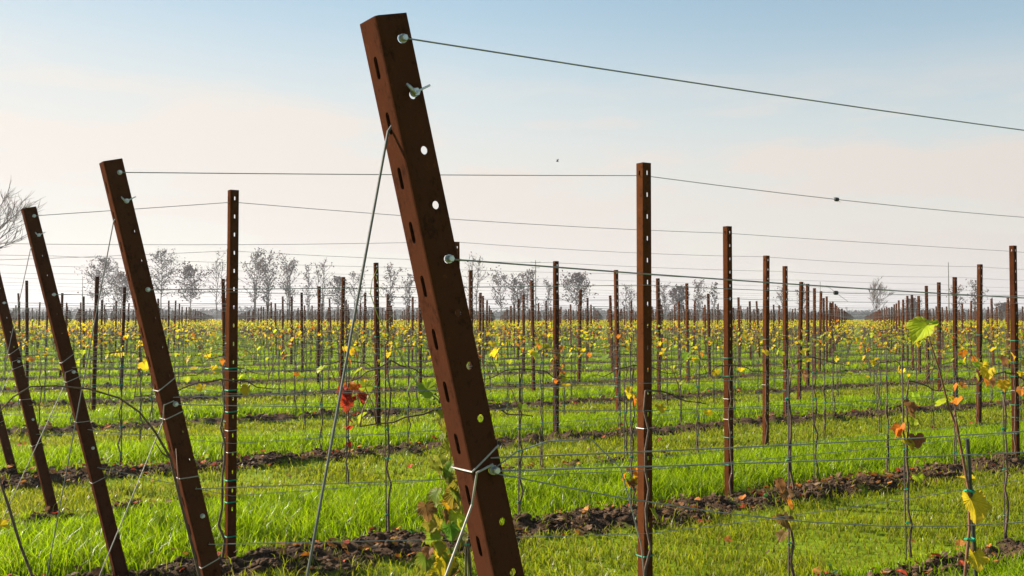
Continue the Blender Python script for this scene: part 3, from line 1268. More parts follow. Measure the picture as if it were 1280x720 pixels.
yy = b.y
mb.tube([(0, 0, -.05), at2(47, 722, yy), at2(30, 680, yy), at2(14, 630, yy), at2(5, 605, yy), at2(-4, 570, yy)], [.006, .0045, .004, .0045, .003, .002], 6)
mb.build('trunk', [M['bark']], rt)
lf = MB()
leaf(lf, at2(-2, 652, yy), .045, YEL, r5, 0.1, .2)
lf.build('foliage', [M['leaf']], rt)

# far vines as one mass
K = len(far_v)
fx = np.array([v[5] for v in far_v])
fy = np.array([v[6] for v in far_v])
v, l = box_cloud((fx, fy, np.full(K, -.1), 1.2 + RNG.uniform(-.05, .12, K), np.full(K, .009), RNG.normal(0, .02, K), RNG.normal(0, .02, K)))
cols = np.tile(np.array([[.08, .05, .035]]), (len(v), 1))
Vs, Ls, Cs, St = [v], [l], [cols], [np.full(len(l) // 4, 4)]
nl = 22
tot = K * nl
ci = np.repeat(np.arange(K), nl)
keep = RNG.random(tot) < np.clip(1.15 - fy[ci] / 420, .4, 1)
ci = ci[keep]
tot = len(ci)
du = RNG.uniform(-.6, .6, tot)
dn = RNG.normal(0, .10, tot)
lz = np.clip(RNG.normal(1.31, .13, tot), .95, 1.62)
cx = fx[ci] + du * U[0] + dn * N[0]
cy = fy[ci] + du * U[1] + dn * N[1]
sz = RNG.uniform(.020, .044, tot) * (1 + fy[ci] / 350)
a = RNG.normal(size=(tot, 3))
a /= np.linalg.norm(a, axis=1)[:, None]
b = np.cross(a, RNG.normal(size=(tot, 3)))
b /= np.linalg.norm(b, axis=1)[:, None]
cc = np.stack([cx, cy, lz], 1)
q = np.stack([cc - a * sz[:, None], cc - b * sz[:, None] * .8, cc + a * sz[:, None] * 1.1, cc + b * sz[:, None] * .8], 1).reshape(-1, 3)
pal = np.array([YEL, YEL, YEL, YGR, YGR, YGR, YEL, GRN, BRN, YEL])
lc = pal[RNG.integers(0, len(pal), tot)] * RNG.uniform(.75, 1.2, (tot, 1))
Vs.append(q)
Ls.append(np.arange(tot * 4) + len(v))
Cs.append(np.repeat(lc, 4, axis=0))
St.append(np.full(tot, 4))
Vs, Ls, Cs, St = np.concatenate(Vs), np.concatenate(Ls), np.concatenate(Cs), np.concatenate(St)
o = link('distant_vines', raw_mesh('distant_vines', Vs, Ls, np.concatenate([[0], np.cumsum(St)[:-1]]), St, Cs, [M['leaf']]))
o['kind'] = 'stuff'
tag(o, 'yellow band of countless autumn vines reaching back to the trees', 'vines')

# ------------------------------------------------------------------ ground
def grow(start, first, ratio, limit):
    out = []
    s = first
    x = start
    while x < limit:
        x += s
        out.append(min(x, limit))
        s *= ratio
    return out


LIM = 1150.0
ug = [-x for x in grow(3.0, .1, 1.25, LIM)][::-1] + list(np.arange(-3, 12, .06)) + list(np.arange(12, 50, .2)) + grow(50, .3, 1.15, LIM)
ng = [-x for x in grow(0.0, .1, 1.25, LIM)][::-1] + list(np.arange(0, 18, .045)) + list(np.arange(18, 60, .16)) + grow(60, .3, 1.15, LIM)
ug = np.array(ug)
ng = np.array(ng)
UU, NN = np.meshgrid(ug, ng, indexing='ij')
ZZ = ground_z(UU.ravel(), NN.ravel())
XX = UU.ravel() * U[0] + NN.ravel() * N[0]
YY = UU.ravel() * U[1] + NN.ravel() * N[1]
sm = soil_mask(UU.ravel(), NN.ravel())
farf = np.clip((NN.ravel() - 50) / 10, 0, 1)
sm = sm * (1 - farf) + 0.25 * farf
nu, nn_ = len(ug), len(ng)
ii = (np.arange(nu - 1)[:, None] * nn_ + np.arange(nn_ - 1)[None]).ravel()
quads = np.stack([ii, ii + nn_, ii + nn_ + 1, ii + 1], 1).ravel()
me = raw_mesh('ground', np.stack([XX, YY, ZZ], 1), quads, np.arange(len(ii)) * 4, np.full(len(ii), 4), None, [M['ground']])
ca = me.color_attributes.new('soil', 'FLOAT_COLOR', 'POINT')
arr = np.ones((len(XX), 4), np.float32)
arr[:, :3] = sm[:, None]
ca.data.foreach_set('color', arr.ravel())
me.polygons.foreach_set('use_smooth', np.ones(len(ii), bool))
g = link('ground', me)
g['kind'] = 'structure'


# ------------------------------------------------------------------ grass
def visible_points(count, y0, y1, margin=120, power=1.0):
    y = y0 + (y1 - y0) * RNG.random(count) ** power
    t = (RNG.uniform(-640 - margin, 640 + margin, count)) / F_PX
    return t * y, y


def sample_field(density, y0, y1, margin=330):
    """uniform points per square metre in the visible wedge"""
    half = (640 + margin) / F_PX
    area = half * (y1 ** 2 - y0 ** 2)
    m = int(area * density)
    y = np.sqrt(y0 ** 2 + (y1 ** 2 - y0 ** 2) * RNG.random(m))
    x = RNG.uniform(-half, half, m) * y
    return x, y


def to_un(x, y):
    return x * U[0] + y * U[1], x * N[0] + y * N[1]


def gap_of(n):
    """fraction across the alley and whether the alley is a tall-grass one"""
    kf = (n - 6.6) / ROW_S + 2
    k0 = np.floor(kf)
    return kf - k0, (np.mod(k0, 2) == 0)


def blades(x, y, h, w, lean, col_base, col_tip, name, mat, label):
    m = len(x)
    u, n = to_un(x, y)
    z = ground_z(u, n) - .005
    az = RNG.uniform(0, 2 * np.pi, m)
    dx, dy = np.cos(az), np.sin(az)
    fa = RNG.uniform(0, 2 * np.pi, m)
    wx, wy = np.cos(fa) * w / 2, np.sin(fa) * w / 2
    co = np.zeros((m, 5, 3))
    ls = lean * h
    co[:, 0] = np.stack([x - wx, y - wy, z], 1)
    co[:, 1] = np.stack([x + wx, y + wy, z], 1)
    mx, my = x + dx * ls * .35, y + dy * ls * .35
    co[:, 2] = np.stack([mx - wx * .8, my - wy * .8, z + h * .58], 1)
    co[:, 3] = np.stack([mx + wx * .8, my + wy * .8, z + h * .58], 1)
    co[:, 4] = np.stack([x + dx * ls, y + dy * ls, z + h * (1 - .18 * lean)], 1)
    base = np.arange(m)[:, None] * 5
    loops = (base + np.array([0, 1, 3, 2, 2, 3, 4])).ravel()
    tot = np.tile(np.array([4, 3]), m)
    st = np.concatenate([[0], np.cumsum(tot)[:-1]])
    cols = np.zeros((m, 5, 3))
    cols[:, 0] = cols[:, 1] = col_base  # dark foot, bright tip: shade down among the blades painted into the colour
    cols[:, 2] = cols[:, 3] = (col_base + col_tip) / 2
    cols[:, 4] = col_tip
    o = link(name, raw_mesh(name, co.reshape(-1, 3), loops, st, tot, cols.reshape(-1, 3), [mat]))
    o['kind'] = 'stuff'
    tag(o, label, 'grass')


def grass_set(tall, zones, name, label):
    X, Y, H, Wd, L, C0, C1 = [], [], [], [], [], [], []
    for (dens, y0, y1, wmul) in zones:
        x, y = sample_field(dens, y0, y1)
        u, n = to_un(x, y)
        f, tl = gap_of(n)
        sm_ = soil_mask(u, n)
        thin = RNG.random(len(x)) > sm_ * .90
        patch = fbm(u * 1.6, n * 1.6, 60)
        if tall:
            ok = tl & thin
        else:
            ok = (~tl) & thin & (RNG.random(len(x)) < 0.42 + 1.1 * (patch - .3))
        x, y, u, n, f, patch, sm_ = [q_[ok] for q_ in (x, y, u, n, f, patch, sm_)]
        m = len(x)
        if tall:
            prof = np.clip((0.92 - f) / .25, .45, 1) * np.clip((f - .02) / .12, .6, 1)
            h = (0.115 + 0.125 * RNG.random(m)) * prof * (.7 + .6 * patch)
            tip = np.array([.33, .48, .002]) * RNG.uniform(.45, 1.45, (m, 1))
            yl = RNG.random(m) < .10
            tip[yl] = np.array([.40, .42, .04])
            bs = np.array([.040, .085, .001]) * RNG.uniform(.8, 1.2, (m, 1))  # foot colour kept far below the tip, as painted shade
        else:
            h = (0.035 + 0.055 * RNG.random(m)) * (.7 + .7 * patch)
            tip = np.array([.38, .42, .005]) * RNG.uniform(.5, 1.4, (m, 1))
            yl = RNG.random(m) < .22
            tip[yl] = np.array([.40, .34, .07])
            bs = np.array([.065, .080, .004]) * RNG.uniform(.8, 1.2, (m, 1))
        X.append(x)
        Y.append(y)
        H.append(h)
        Wd.append(RNG.uniform(.0045, .0095, m) * wmul)
        L.append(RNG.uniform(.15, .9, m))
        C0.append(bs)
        C1.append(tip)
    cat = np.concatenate
    blades(cat(X), cat(Y), cat(H), cat(Wd), cat(L), cat(C0), cat(C1), name, M['grass'], label)


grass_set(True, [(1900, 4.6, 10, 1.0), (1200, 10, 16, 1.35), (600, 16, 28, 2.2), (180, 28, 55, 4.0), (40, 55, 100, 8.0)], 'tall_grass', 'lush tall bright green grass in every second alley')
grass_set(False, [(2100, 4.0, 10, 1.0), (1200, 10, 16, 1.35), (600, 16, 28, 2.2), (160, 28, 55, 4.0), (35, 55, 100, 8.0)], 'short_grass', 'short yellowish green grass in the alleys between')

# ------------------------------------------------------------------ clods and fallen leaves on the soil strips

def strip_points(count, y0, y1, thr=0.35, edge=False):
    half = 780 / F_PX
    y = np.sqrt(y0 ** 2 + (y1 ** 2 - y0 ** 2) * RNG.random(count))
    x = RNG.uniform(-half, half, count) * y
    u, n = to_un(x, y)
    m_ = soil_mask(u, n)
    ok = m_ > thr
    return x[ok], y[ok], u[ok], n[ok]


Vs, Ls = [], []
off = 0
for (cnt, y0, y1, s0, s1) in ((120000, 4, 12, .005, .032), (50000, 12, 26, .010, .042), (9000, 26, 45, .03, .06)):
    x, y, u, n = strip_points(cnt, y0, y1)
    m = len(x)
    s = s0 + (s1 - s0) * RNG.random(m) ** 4
    z = ground_z(u, n) - s * .15
    rough = 1 + .35 * RNG.normal(size=(m, len(ICO_V), 1)).clip(-1.5, 1.5)
    sq = np.stack([RNG.uniform(.7, 1.4, m), RNG.uniform(.7, 1.4, m), RNG.uniform(.5, .9, m)], 1)
    co = ICO_V[None] * rough * (s[:, None] * sq)[:, None, :]
    co += np.stack([x, y, z], 1)[:, None]
    Vs.append(co.reshape(-1, 3))
    Ls.append(((np.arange(m)[:, None, None] * len(ICO_V) + ICO_F[None]) + off).reshape(-1))
    off += m * len(ICO_V)
Vs, Ls = np.concatenate(Vs), np.concatenate(Ls)
o = link('soil_clods', raw_mesh('soil_clods', Vs, Ls, np.arange(len(Ls) // 3) * 3, np.full(len(Ls) // 3, 3), None, [M['soil']]))
o['kind'] = 'stuff'
tag(o, 'crumbly brown soil clods along the vine rows', 'soil')

lf = MB()
rl = random.Random(3)
for (cnt, y0, y1, sc_) in ((9000, 4, 12, 1.0), (7000, 12, 28, 1.25), (1500, 28, 45, 1.8)):
    x, y, u, n = strip_points(cnt, y0, y1, .25)
    patch = fbm(u * .7, n * .7, 90)
    z = ground_z(u, n)
    for a_, b_, z_, p_ in zip(x, y, z, patch):
        if rl.random() > (p_ - .22) * 2.5:
            continue
        leaf(lf, (a_, b_, z_ + rl.uniform(.012, .05)), rl.uniform(.025, .068) * sc_, rl.choice(PAL['fallen']), rl, None, rl.uniform(-.15, .3))
for (cnt, y0, y1) in ((700, 4.5, 14),):
    x, y = sample_field(3, y0, y1)
    u, n = to_un(x, y)
    z = ground_z(u, n)
    for a_, b_, z_ in zip(x, y, z):
        if rl.random() < .25:
            leaf(lf, (a_, b_, z_ + rl.uniform(.05, .09)), rl.uniform(.03, .055), rl.choice(PAL['fallen']), rl, None, .1)
o = lf.build('fallen_leaves', [M['leaf_litter']])
o['kind'] = 'stuff'
tag(o, 'red, orange and brown vine leaves fallen on the soil strips', 'leaves')

# low green weeds creeping over the strips
wd = MB()
x, y, u, n = strip_points(9000, 4.5, 22, .2)
patch = fbm(u * .9 + 40, n * .9, 95)
z = ground_z(u, n)
for a_, b_, z_, p_ in zip(x, y, z, patch):
    if p_ < .56:
        continue
    leaf(wd, (a_, b_, z_ + rl.uniform(.01, .05)), rl.uniform(.02, .045), (.05 * rl.uniform(.8, 1.5), .12 * rl.uniform(.8, 1.4), .02), rl, None, rl.uniform(-.4, .2))
o = wd.build('weeds', [M['grass']])
o['kind'] = 'stuff'
tag(o, 'small dark green weeds creeping over the soil strips', 'weeds')


# ------------------------------------------------------------------ trees on the skyline
def make_tree(pxx, topy, wpx, Z, kind, label, seed):
    rnd = random.Random(seed)
    x = (pxx - 640) / F_PX * Z
    H = (400 - topy) / F_PX * Z + CAM_H
    Rr = wpx / 2 / F_PX * Z
    rt = thing('bare_tree', label, 'tree', (x, Z, 0), rnd.uniform(0, 6.28), 'trees along the skyline')
    tr, cr = MB(), MB()
    brown = [(.050, .024, .009), (.070, .033, .011), (.030, .016, .008)]

    def specks(p, cnt, spread, s):
        for _ in range(cnt):
            c = Vector(p) + Vector((rnd.gauss(0, spread), rnd.gauss(0, spread), rnd.gauss(0, spread)))
            a_ = Vector((rnd.gauss(0, 1), rnd.gauss(0, 1), rnd.gauss(0, 1))).normalized()
            b_ = a_.orthogonal().normalized()
            ss = s * rnd.uniform(.6, 1.3)
            cr.cur = 1
            cr.add([c - a_ * ss, c - b_ * ss * .6, c + a_ * ss, c + b_ * ss * .6], [(0, 1, 2, 3)], rnd.choice(brown))
            cr.cur = 0

    def grow_branch(p, d, L, r, depth, into, up):
        n_ = 4
        pts = [Vector(p)]
        dd = Vector(d).normalized()
        for i in range(n_):
            dd = (dd + Vector((rnd.gauss(0, .12), rnd.gauss(0, .12), rnd.gauss(0, .08) + up))).normalized()
            pts.append(pts[-1] + dd * L / n_)
        into.tube(pts, [r * (1 - .7 * i / n_) for i in range(n_ + 1)], 5 if r > .05 else 3, cap=False)
        return pts, dd

    fan = kind in ('bare', 'big')
    if fan:
        def rec(p, d, L, r, depth):
            into = tr if depth < 2 else cr
            pts, dd = grow_branch(p, d, L, r, depth, into, .05)
            if depth >= 5:
                return
            kids = 3 if depth else 7
            if kind == 'big' and depth in (2, 3):
                kids = 4
            for c in range(kids):
                b_ = pts[rnd.choice((2, 3, 4)) if depth else rnd.choice((2, 3, 4, 4))]
                ax = Vector((rnd.gauss(0, 1), rnd.gauss(0, 1), rnd.gauss(0, .35))).normalized()
                d2 = (dd + ax * rnd.uniform(.30, .80)).normalized()
                rec(b_, d2, L * rnd.uniform(.60, .78), max(r * .55, .034 if kind == 'bare' else .020), depth + 1)
        rec((0, 0, -.2), (0, 0, 1), H * .30, H * .013, 0)
        mz = max(v_[2] for v_ in tr.v + cr.v)
        mr_ = sorted(math.hypot(v_[0], v_[1]) for v_ in cr.v)[int(len(cr.v) * .96)]
        sx, sz_ = Rr / mr_, H / mz
        for b_ in (tr, cr):
            b_.v = [(v_[0] * sx, v_[1] * sx, v_[2] * sz_) for v_ in b_.v]
    else:
        stems = 1 if kind == 'round' else rnd.randint(1, 3)
        dens = {'round': .6, 'sparse': .14, 'poplar': .30}[kind]
        for s in range(stems):
            ox, oy = (rnd.uniform(-.35, .35) * Rr, rnd.uniform(-.35, .35) * Rr) if stems > 1 else (0, 0)
            hh = H * (rnd.uniform(.8, 1.0) if s else 1.0)
            st = []
            for i in range(9):
                f = i / 8
                st.append((ox * (1 + .6 * f) + rnd.gauss(0, .012) * H * f, oy * (1 + .6 * f) + rnd.gauss(0, .012) * H * f, -.2 + (hh * .96 + .2) * f))
            r0 = H * .010
            tr.tube(st, [r0 * (1 - .85 * i / 8) for i in range(9)], 6, cap=False)
            start = {'round': .40, 'sparse': .30, 'poplar': .32}[kind]
            nb = int({'round': 46, 'sparse': 26, 'poplar': 30}[kind] / (stems ** .5))
            for b_ in range(nb):
                f = start + (1 - start) * ((b_ + rnd.random()) / nb)
                i0 = min(7, int(f * 8))
                g_ = f * 8 - i0
                p = Vector(st[i0]).lerp(Vector(st[i0 + 1]), g_)
                g2 = (f - start) / (1 - start)
                wmax = math.sin(math.pi * (.12 + .88 * g2) ** .75) ** .7 if kind == 'round' else (.45 + .55 * math.sin(math.pi * g2))
                L = Rr * wmax * rnd.uniform(.6, 1.2) + .3
                az = rnd.uniform(0, 2 * math.pi)
                el = rnd.uniform(.2, .9) if kind == 'round' else rnd.uniform(.6, 1.6)
                pts, dd = grow_branch(p, (math.cos(az), math.sin(az), el), L * 1.1, max(.055, r0 * .42), 1, cr, .06)
                for c in range(4):
                    q_ = pts[rnd.choice((1, 2, 3, 4))]
                    d2 = (dd + Vector((rnd.gauss(0, .6), rnd.gauss(0, .6), rnd.gauss(0.1, .5)))).normalized()
                    p2, _ = grow_branch(q_, d2, L * rnd.uniform(.3, .55), .048, 2, cr, .04)
                    specks(p2[-1], int(7 * dens * rnd.uniform(.4, 1.6) + rnd.random()), L * .11 + .10, .25)
                    specks(p2[2], int(4 * dens * rnd.uniform(.3, 1.6) + rnd.random()), L * .11 + .08, .21)
    part('trunk', tr.mesh('trunk', [M['tree_bark']]), rt)
    part('crown', cr.mesh('crown', [M['tree_bark'], M['tree_leaf']]), rt)


TREES = [
    (-22, 218, 186, 95, 'big', 'large bare tree reaching into the picture at the left edge'),
    (128, 323, 46, 240, 'round', 'dark speckled tree right of the third leaning post, behind its stay cable'),
    (152, 342, 34, 250, 'round', 'lower speckled tree touching the left side of the second leaning post'),
    (201, 312, 42, 240, 'round', 'tall round tree on a thin stem directly right of the second leaning post'),
    (238, 333, 38, 245, 'round', 'shorter round tree left of the tall sparse ones by the green tied post'),
    (275, 322, 34, 250, 'sparse', 'sparse pale tree partly hidden by the green tied upright post'),
    (316, 314, 34, 240, 'poplar', 'dense slender tree right beside the green tied upright post'),
    (335, 315, 28, 246, 'poplar', 'slender tree, second to the right of the green tied upright post'),
    (358, 322, 32, 252, 'poplar', 'slender tree, third to the right of the green tied upright post'),
    (387, 328, 15, 255, 'sparse', 'thin wispy tree with a single bare stem left of the stay cable'),
    (403, 325, 22, 258, 'sparse', 'wispy twin stemmed tree left of the stay cable'),
    (422, 346, 24, 255, 'round', 'low bushy tree just left of the stay cable'),
    (446, 340, 22, 255, 'sparse', 'wispy tree just right of the stay cable'),
    (487, 334, 26, 250, 'poplar', 'speckled tree half hidden by an upright post, right of the stay cable'),
    (510, 344, 22, 255, 'sparse', 'pale tree close to the left edge of the big leaning post'),
    (588, 322, 32, 250, 'sparse', 'tall wispy tree just right of the big leaning post'),
    (626, 345, 32, 255, 'poplar', 'pale grove tree left of the power pole with crossarms'),
    (646, 347, 20, 258, 'poplar', 'narrow pale tree close left of the power pole with crossarms'),
    (664, 340, 24, 250, 'poplar', 'pale tree behind the power pole with crossarms'),
    (685, 353, 24, 255, 'sparse', 'small wispy tree right of the power pole with crossarms'),
    (721, 342, 34, 240, 'round', 'darker wide tree left of the tall upright post'),
    (786, 357, 20, 258, 'sparse', 'small wispy tree close to the left side of the tall upright post'),
    (832, 358, 20, 260, 'sparse', 'small wispy tree close to the right side of the tall upright post'),
    (849, 358, 20, 250, 'round', 'small round tree between the two largest upright posts on the right'),
    (874, 355, 20, 255, 'poplar', 'small speckled tree left of the green tied post in the soil strip'),
    (893, 353, 10, 255, 'sparse', 'very narrow tree touching the green tied post in the soil strip'),
    (978, 360, 22, 262, 'sparse', 'faint small tree between upright posts right of centre'),
    (1001, 357, 16, 262, 'sparse', 'faint narrow tree above the posts left of the wire tensioner'),
    (1097, 345, 44, 250, 'bare', 'round bare tree at the end of the long alley on the right'),
    (1140, 374, 18, 300, 'round', 'low faint tree right of the round bare tree'),
    (1196, 360, 22, 262, 'sparse', 'wispy tree just right of the slim pole'),
    (1222, 352, 22, 262, 'sparse', 'taller wispy tree behind an upright post near the right edge'),
    (1256, 380, 16, 275, 'round', 'low faint tree close to the right edge'),
]
for i, t in enumerate(TREES):
    make_tree(*t, seed=500 + i)

# hazy woodland at the far end
m = 70000
y = RNG.uniform(680, 860, m)
t = RNG.uniform(-900, 900, m) / F_PX
x = t * y
hh = 4.5 + 6.0 * fbm(x * .018, y * .01, 70) + 5 * (vnoise(x * .07, y * .04, 71) - .4)
z = hh * RNG.random(m) ** .8
s = RNG.uniform(.5, 1.1, m)
a = RNG.normal(size=(m, 3))
a /= np.linalg.norm(a, axis=1)[:, None]
b = np.cross(a, RNG.normal(size=(m, 3)))
b /= np.linalg.norm(b, axis=1)[:, None]
c = np.stack([x, y, z], 1)
q = np.stack([c - a * s[:, None], c - b * s[:, None] * .7, c + a * s[:, None], c + b * s[:, None] * .7], 1).reshape(-1, 3)
lc = np.array([.055, .048, .050]) * RNG.uniform(.6, 1.4, (m, 1))
o = link('distant_woodland', raw_mesh('distant_woodland', q, np.arange(m * 4), np.arange(m) * 4, np.full(m, 4), np.repeat(lc, 4, 0), [M['tree_leaf']]))
o['kind'] = 'stuff'
tag(o, 'low hazy belt of woodland along the horizon', 'woodland')


# ------------------------------------------------------------------ poles
def pole(pxx, topy, Z, label, arms=0, lattice=False, r=.13):
    x = (pxx - 640) / F_PX * Z
    H = (400 - topy) / F_PX * Z + CAM_H
    rt = thing('utility_pole', label, 'pole', (x, Z, 0), 0, 'poles on the skyline')
    mb = MB()
    if lattice:
        w0, w1 = .75, .18
        cs = [(-1, -1), (1, -1), (1, 1), (-1, 1)]
        for a_, b_ in cs:
            mb.tube([(a_ * w0, b_ * w0, -.3), (a_ * w1, b_ * w1, H)], .05, 4)
        st = 12
        for i in range(st):
            f0, f1 = i / st, (i + 1) / st
            for q_ in range(4):
                a_, b_ = cs[q_], cs[(q_ + 1) % 4]
                g0, g1 = w0 + (w1 - w0) * f0, w0 + (w1 - w0) * f1
                mb.tube([(a_[0] * g0, a_[1] * g0, H * f0), (b_[0] * g1, b_[1] * g1, H * f1)], .03, 3)
    else:
        mb.tube([(0, 0, -.3), (0, 0, H * .5), (0, 0, H)], [r * 1.3, r, r * .6], 8)
    part('shaft', mb.mesh('shaft', [M['pole']]), rt)
    for i in range(arms):
        mb = MB()
        z = H - .5 - i * 1.2
        w = 1.05 if i == 0 else .85
        mb.box((-w, -.06, z - .05), (w, .06, z + .05))
        ar = part('crossarm', mb.mesh('crossarm', [M['pole']]), rt)
        for sx in (-w * .92, 0, w * .92) if i == 0 else (-w * .92, w * .92):
            mb = MB()
            mb.tube([(sx, 0, z + .05), (sx, 0, z + .12), (sx, 0, z + .22)], [.03, .06, .04], 6)
            part('insulator', mb.mesh('insulator', [M['cable']]), ar)


pole(669.5, 325, 225, 'power pole with two crossarms left of the tall upright post', 2)
pole(1186, 328, 200, 'slim tall pole near the right edge above the vines', 0)
pole(1025.5, 352, 240, 'faint thin pole above the posts left of the long alley', 0, False, .10)
pole(145.5, 328, 260, 'lattice mast rising behind the trees left of the second leaning post', 0, True)
pole(103, 345, 280, 'faint thin mast between the third leaning post and the speckled tree', 0, False, .12)

# a small bird high in the sky
mb = MB()
by = 60.0
bx, bz = (697 - 640) / F_PX * by, CAM_H + (400 - 201) / F_PX * by
mb.smooth = True
mb.tube([(-.10, 0, 0), (-.06, 0, .008), (0, 0, 0), (.06, 0, -.008), (.12, 0, -.012)], [.006, .022, .028, .016, .004], 8)
mb.add([(-.03, 0, .01), (.03, 0, .01), (.05, .06, .09), (.0, .10, .15), (-.02, .05, .09)], [(0, 1, 2, 4), (4, 2, 3)])
mb.add([(-.03, 0, .01), (.03, 0, .01), (.05, -.06, .09), (.0, -.10, .15), (-.02, -.05, .09)], [(1, 0, 4, 2), (2, 4, 3)])
o = mb.build('bird', [M['black']], None, (bx, by, bz), .5)
tag(o, 'tiny dark bird flying left of the tall upright post', 'bird')

# ------------------------------------------------------------------ haze
hz = MB()
hz.box((-1900, -1900, -1.5), (1900, 1900, 30))
o = hz.build('haze', [bpy.data.materials.new('thin autumn haze')])
hm = o.data.materials[0]
hm.use_nodes = True
hm.node_tree.nodes.clear()
out = hm.node_tree.nodes.new('ShaderNodeOutputMaterial')
pv = hm.node_tree.nodes.new('ShaderNodeVolumePrincipled')
pv.inputs['Color'].default_value = (0.88, 0.90, 1.0, 1)
pv.inputs['Density'].default_value = 0.00040
pv.inputs['Anisotropy'].default_value = 0.3
hm.node_tree.links.new(pv.outputs[0], out.inputs['Volume'])
o['kind'] = 'stuff'
tag(o, 'thin bluish haze over the vineyard', 'haze')

# ------------------------------------------------------------------ light
SUN_EL, SUN_AZ = R(27), math.atan2(-0.93, 0.37)      # azimuth measured from +Y towards +X
sd = Vector((math.sin(SUN_AZ) * math.cos(SUN_EL), math.cos(SUN_AZ) * math.cos(SUN_EL), math.sin(SUN_EL)))
sl = bpy.data.lights.new('sun', 'SUN')
sl.energy = 5.0
sl.angle = R(0.5)
sl.color = (1.0, 0.90, 0.76)
so = bpy.data.objects.new('sun', sl)
COL.objects.link(so)
so.rotation_euler = (-sd).to_track_quat('-Z', 'Y').to_euler()

VEIL_L, VEIL_R, VEIL_S = (0.905, 0.845, 0.78), (0.77, 0.712, 0.66), 5.6
w = bpy.data.worlds.new('World')
scene.world = w
w.use_nodes = True
nt = w.node_tree
nt.nodes.clear()
wo = nt.nodes.new('ShaderNodeOutputWorld')
bg = nt.nodes.new('ShaderNodeBackground')
bg.inputs['Strength'].default_value = 0.065
sky = nt.nodes.new('ShaderNodeTexSky')
sky.sky_type = 'NISHITA'
sky.sun_disc = False
sky.sun_elevation = SUN_EL
sky.sun_rotation = SUN_AZ
sky.dust_density = 0.35
sky.ozone_density = 1.5
# thin high cloud: a pale veil towards the horizon with a few soft wisps higher up
tc = nd(nt, 'ShaderNodeTexCoord')
sep = nd(nt, 'ShaderNodeSeparateXYZ')
nt.links.new(tc.outputs['Generated'], sep.inputs[0])
mpw = nd(nt, 'ShaderNodeMapping')
mpw.inputs['Scale'].default_value = (1.0, 1.0, 5.0)
mpw.inputs['Rotation'].default_value = (0, R(7), 0)
nt.links.new(tc.outputs['Generated'], mpw.inputs[0])
cn = noise(nt, 3.1, 7, mpw.outputs[0], 0.58)
cl = ramp(nt, cn.outputs['Fac'], [(0.46, (0, 0, 0)), (0.62, (1, 1, 1))])
band = nd(nt, 'ShaderNodeMapRange', interpolation_type='SMOOTHSTEP')
band.inputs['From Min'].default_value = 0.27
band.inputs['From Max'].default_value = 0.10
nt.links.new(sep.outputs['Z'], band.inputs['Value'])
veil = nd(nt, 'ShaderNodeMapRange', interpolation_type='SMOOTHSTEP')
veil.inputs['From Min'].default_value = 0.33
veil.inputs['From Max'].default_value = 0.11
veil.inputs['To Min'].default_value = 0.10
veil.inputs['To Max'].default_value = 0.90
zx = nd(nt, 'ShaderNodeMath', operation='MULTIPLY_ADD')
nt.links.new(sep.outputs['X'], zx.inputs[0])
zx.inputs[1].default_value = 0.09
nt.links.new(sep.outputs['Z'], zx.inputs[2])
nt.links.new(zx.outputs[0], veil.inputs['Value'])
wm = nd(nt, 'ShaderNodeMath', operation='MULTIPLY')
nt.links.new(cl, wm.inputs[0])
nt.links.new(band.outputs[0], wm.inputs[1])
wm2 = nd(nt, 'ShaderNodeMath', operation='MULTIPLY_ADD')
nt.links.new(wm.outputs[0], wm2.inputs[0])
wm2.inputs[1].default_value = 0.85
nt.links.new(veil.outputs[0], wm2.inputs[2])
wm2.use_clamp = True
side = nd(nt, 'ShaderNodeMapRange')
side.inputs['From Min'].default_value = -0.5
side.inputs['From Max'].default_value = 0.5
nt.links.new(sep.outputs['X'], side.inputs['Value'])
vc = ramp(nt, side.outputs[0], [(0.0, VEIL_L), (1.0, VEIL_R)])
vs2 = nd(nt, 'ShaderNodeVectorMath', operation='SCALE')
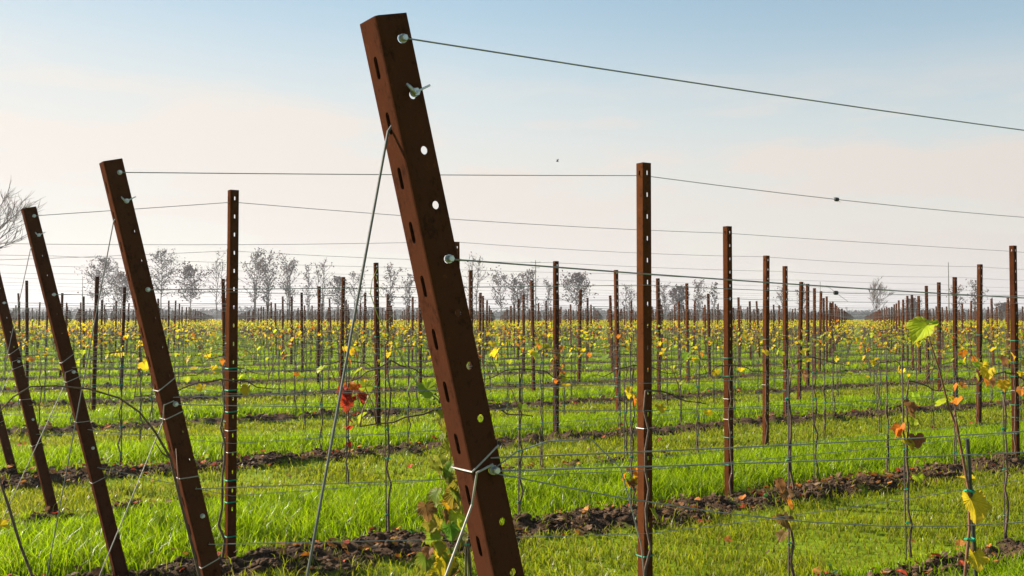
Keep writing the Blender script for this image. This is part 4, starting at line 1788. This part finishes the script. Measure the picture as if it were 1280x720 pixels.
vs2.inputs['Scale'].default_value = VEIL_S
nt.links.new(vc, vs2.inputs[0])
# veil thinned in the unseen sky behind the camera, to deepen the posts' shaded sides
fb = nd(nt, 'ShaderNodeMapRange', interpolation_type='SMOOTHSTEP')
fb.inputs['From Min'].default_value = -0.5
fb.inputs['From Max'].default_value = 0.35
fb.inputs['To Min'].default_value = 0.30
fb.inputs['To Max'].default_value = 1.0
nt.links.new(sep.outputs['Y'], fb.inputs['Value'])
vf = nd(nt, 'ShaderNodeMath', operation='MULTIPLY')
nt.links.new(fb.outputs[0], vf.inputs[0])
nt.links.new(wm2.outputs[0], vf.inputs[1])
tint = nd(nt, 'ShaderNodeMix', data_type='RGBA', blend_type='MULTIPLY')
tint.inputs[0].default_value = 1.0
nt.links.new(sky.outputs[0], tint.inputs[6])
nt.links.new(ramp(nt, side.outputs[0], [(0.0, (.70, .79, .70)), (0.45, (.98, 1.03, .88)), (1.0, (1.04, 1.05, .90))]), tint.inputs[7])
mixs = nd(nt, 'ShaderNodeMix', data_type='RGBA')
nt.links.new(vf.outputs[0], mixs.inputs[0])
nt.links.new(tint.outputs[2], mixs.inputs[6])
nt.links.new(vs2.outputs[0], mixs.inputs[7])
nt.links.new(mixs.outputs[2], bg.inputs[0])
nt.links.new(bg.outputs[0], wo.inputs[0])

# ------------------------------------------------------------------ camera and render settings
cam = bpy.data.cameras.new('camera')
cam.sensor_width = 36.0
cam.lens = 36.0 * F_PX / 1280.0
cam.clip_start = 0.05
cam.clip_end = 5000
co = bpy.data.objects.new('camera', cam)
COL.objects.link(co)
co.location = (0, 0, CAM_H)
co.rotation_euler = (R(90) + math.atan2(40, F_PX), 0, 0)
scene.camera = co

vs_ = scene.view_settings
scene.display_settings.display_device = 'sRGB'
vs_.view_transform = 'Standard'
vs_.look = 'None'
vs_.gamma = 1
vs_.exposure = 1.45
scene.render.engine = 'CYCLES'
scene.cycles.use_denoising = True
scene.cycles.max_bounces = 6
scene.cycles.volume_bounces = 0
scene.cycles.transmission_bounces = 4
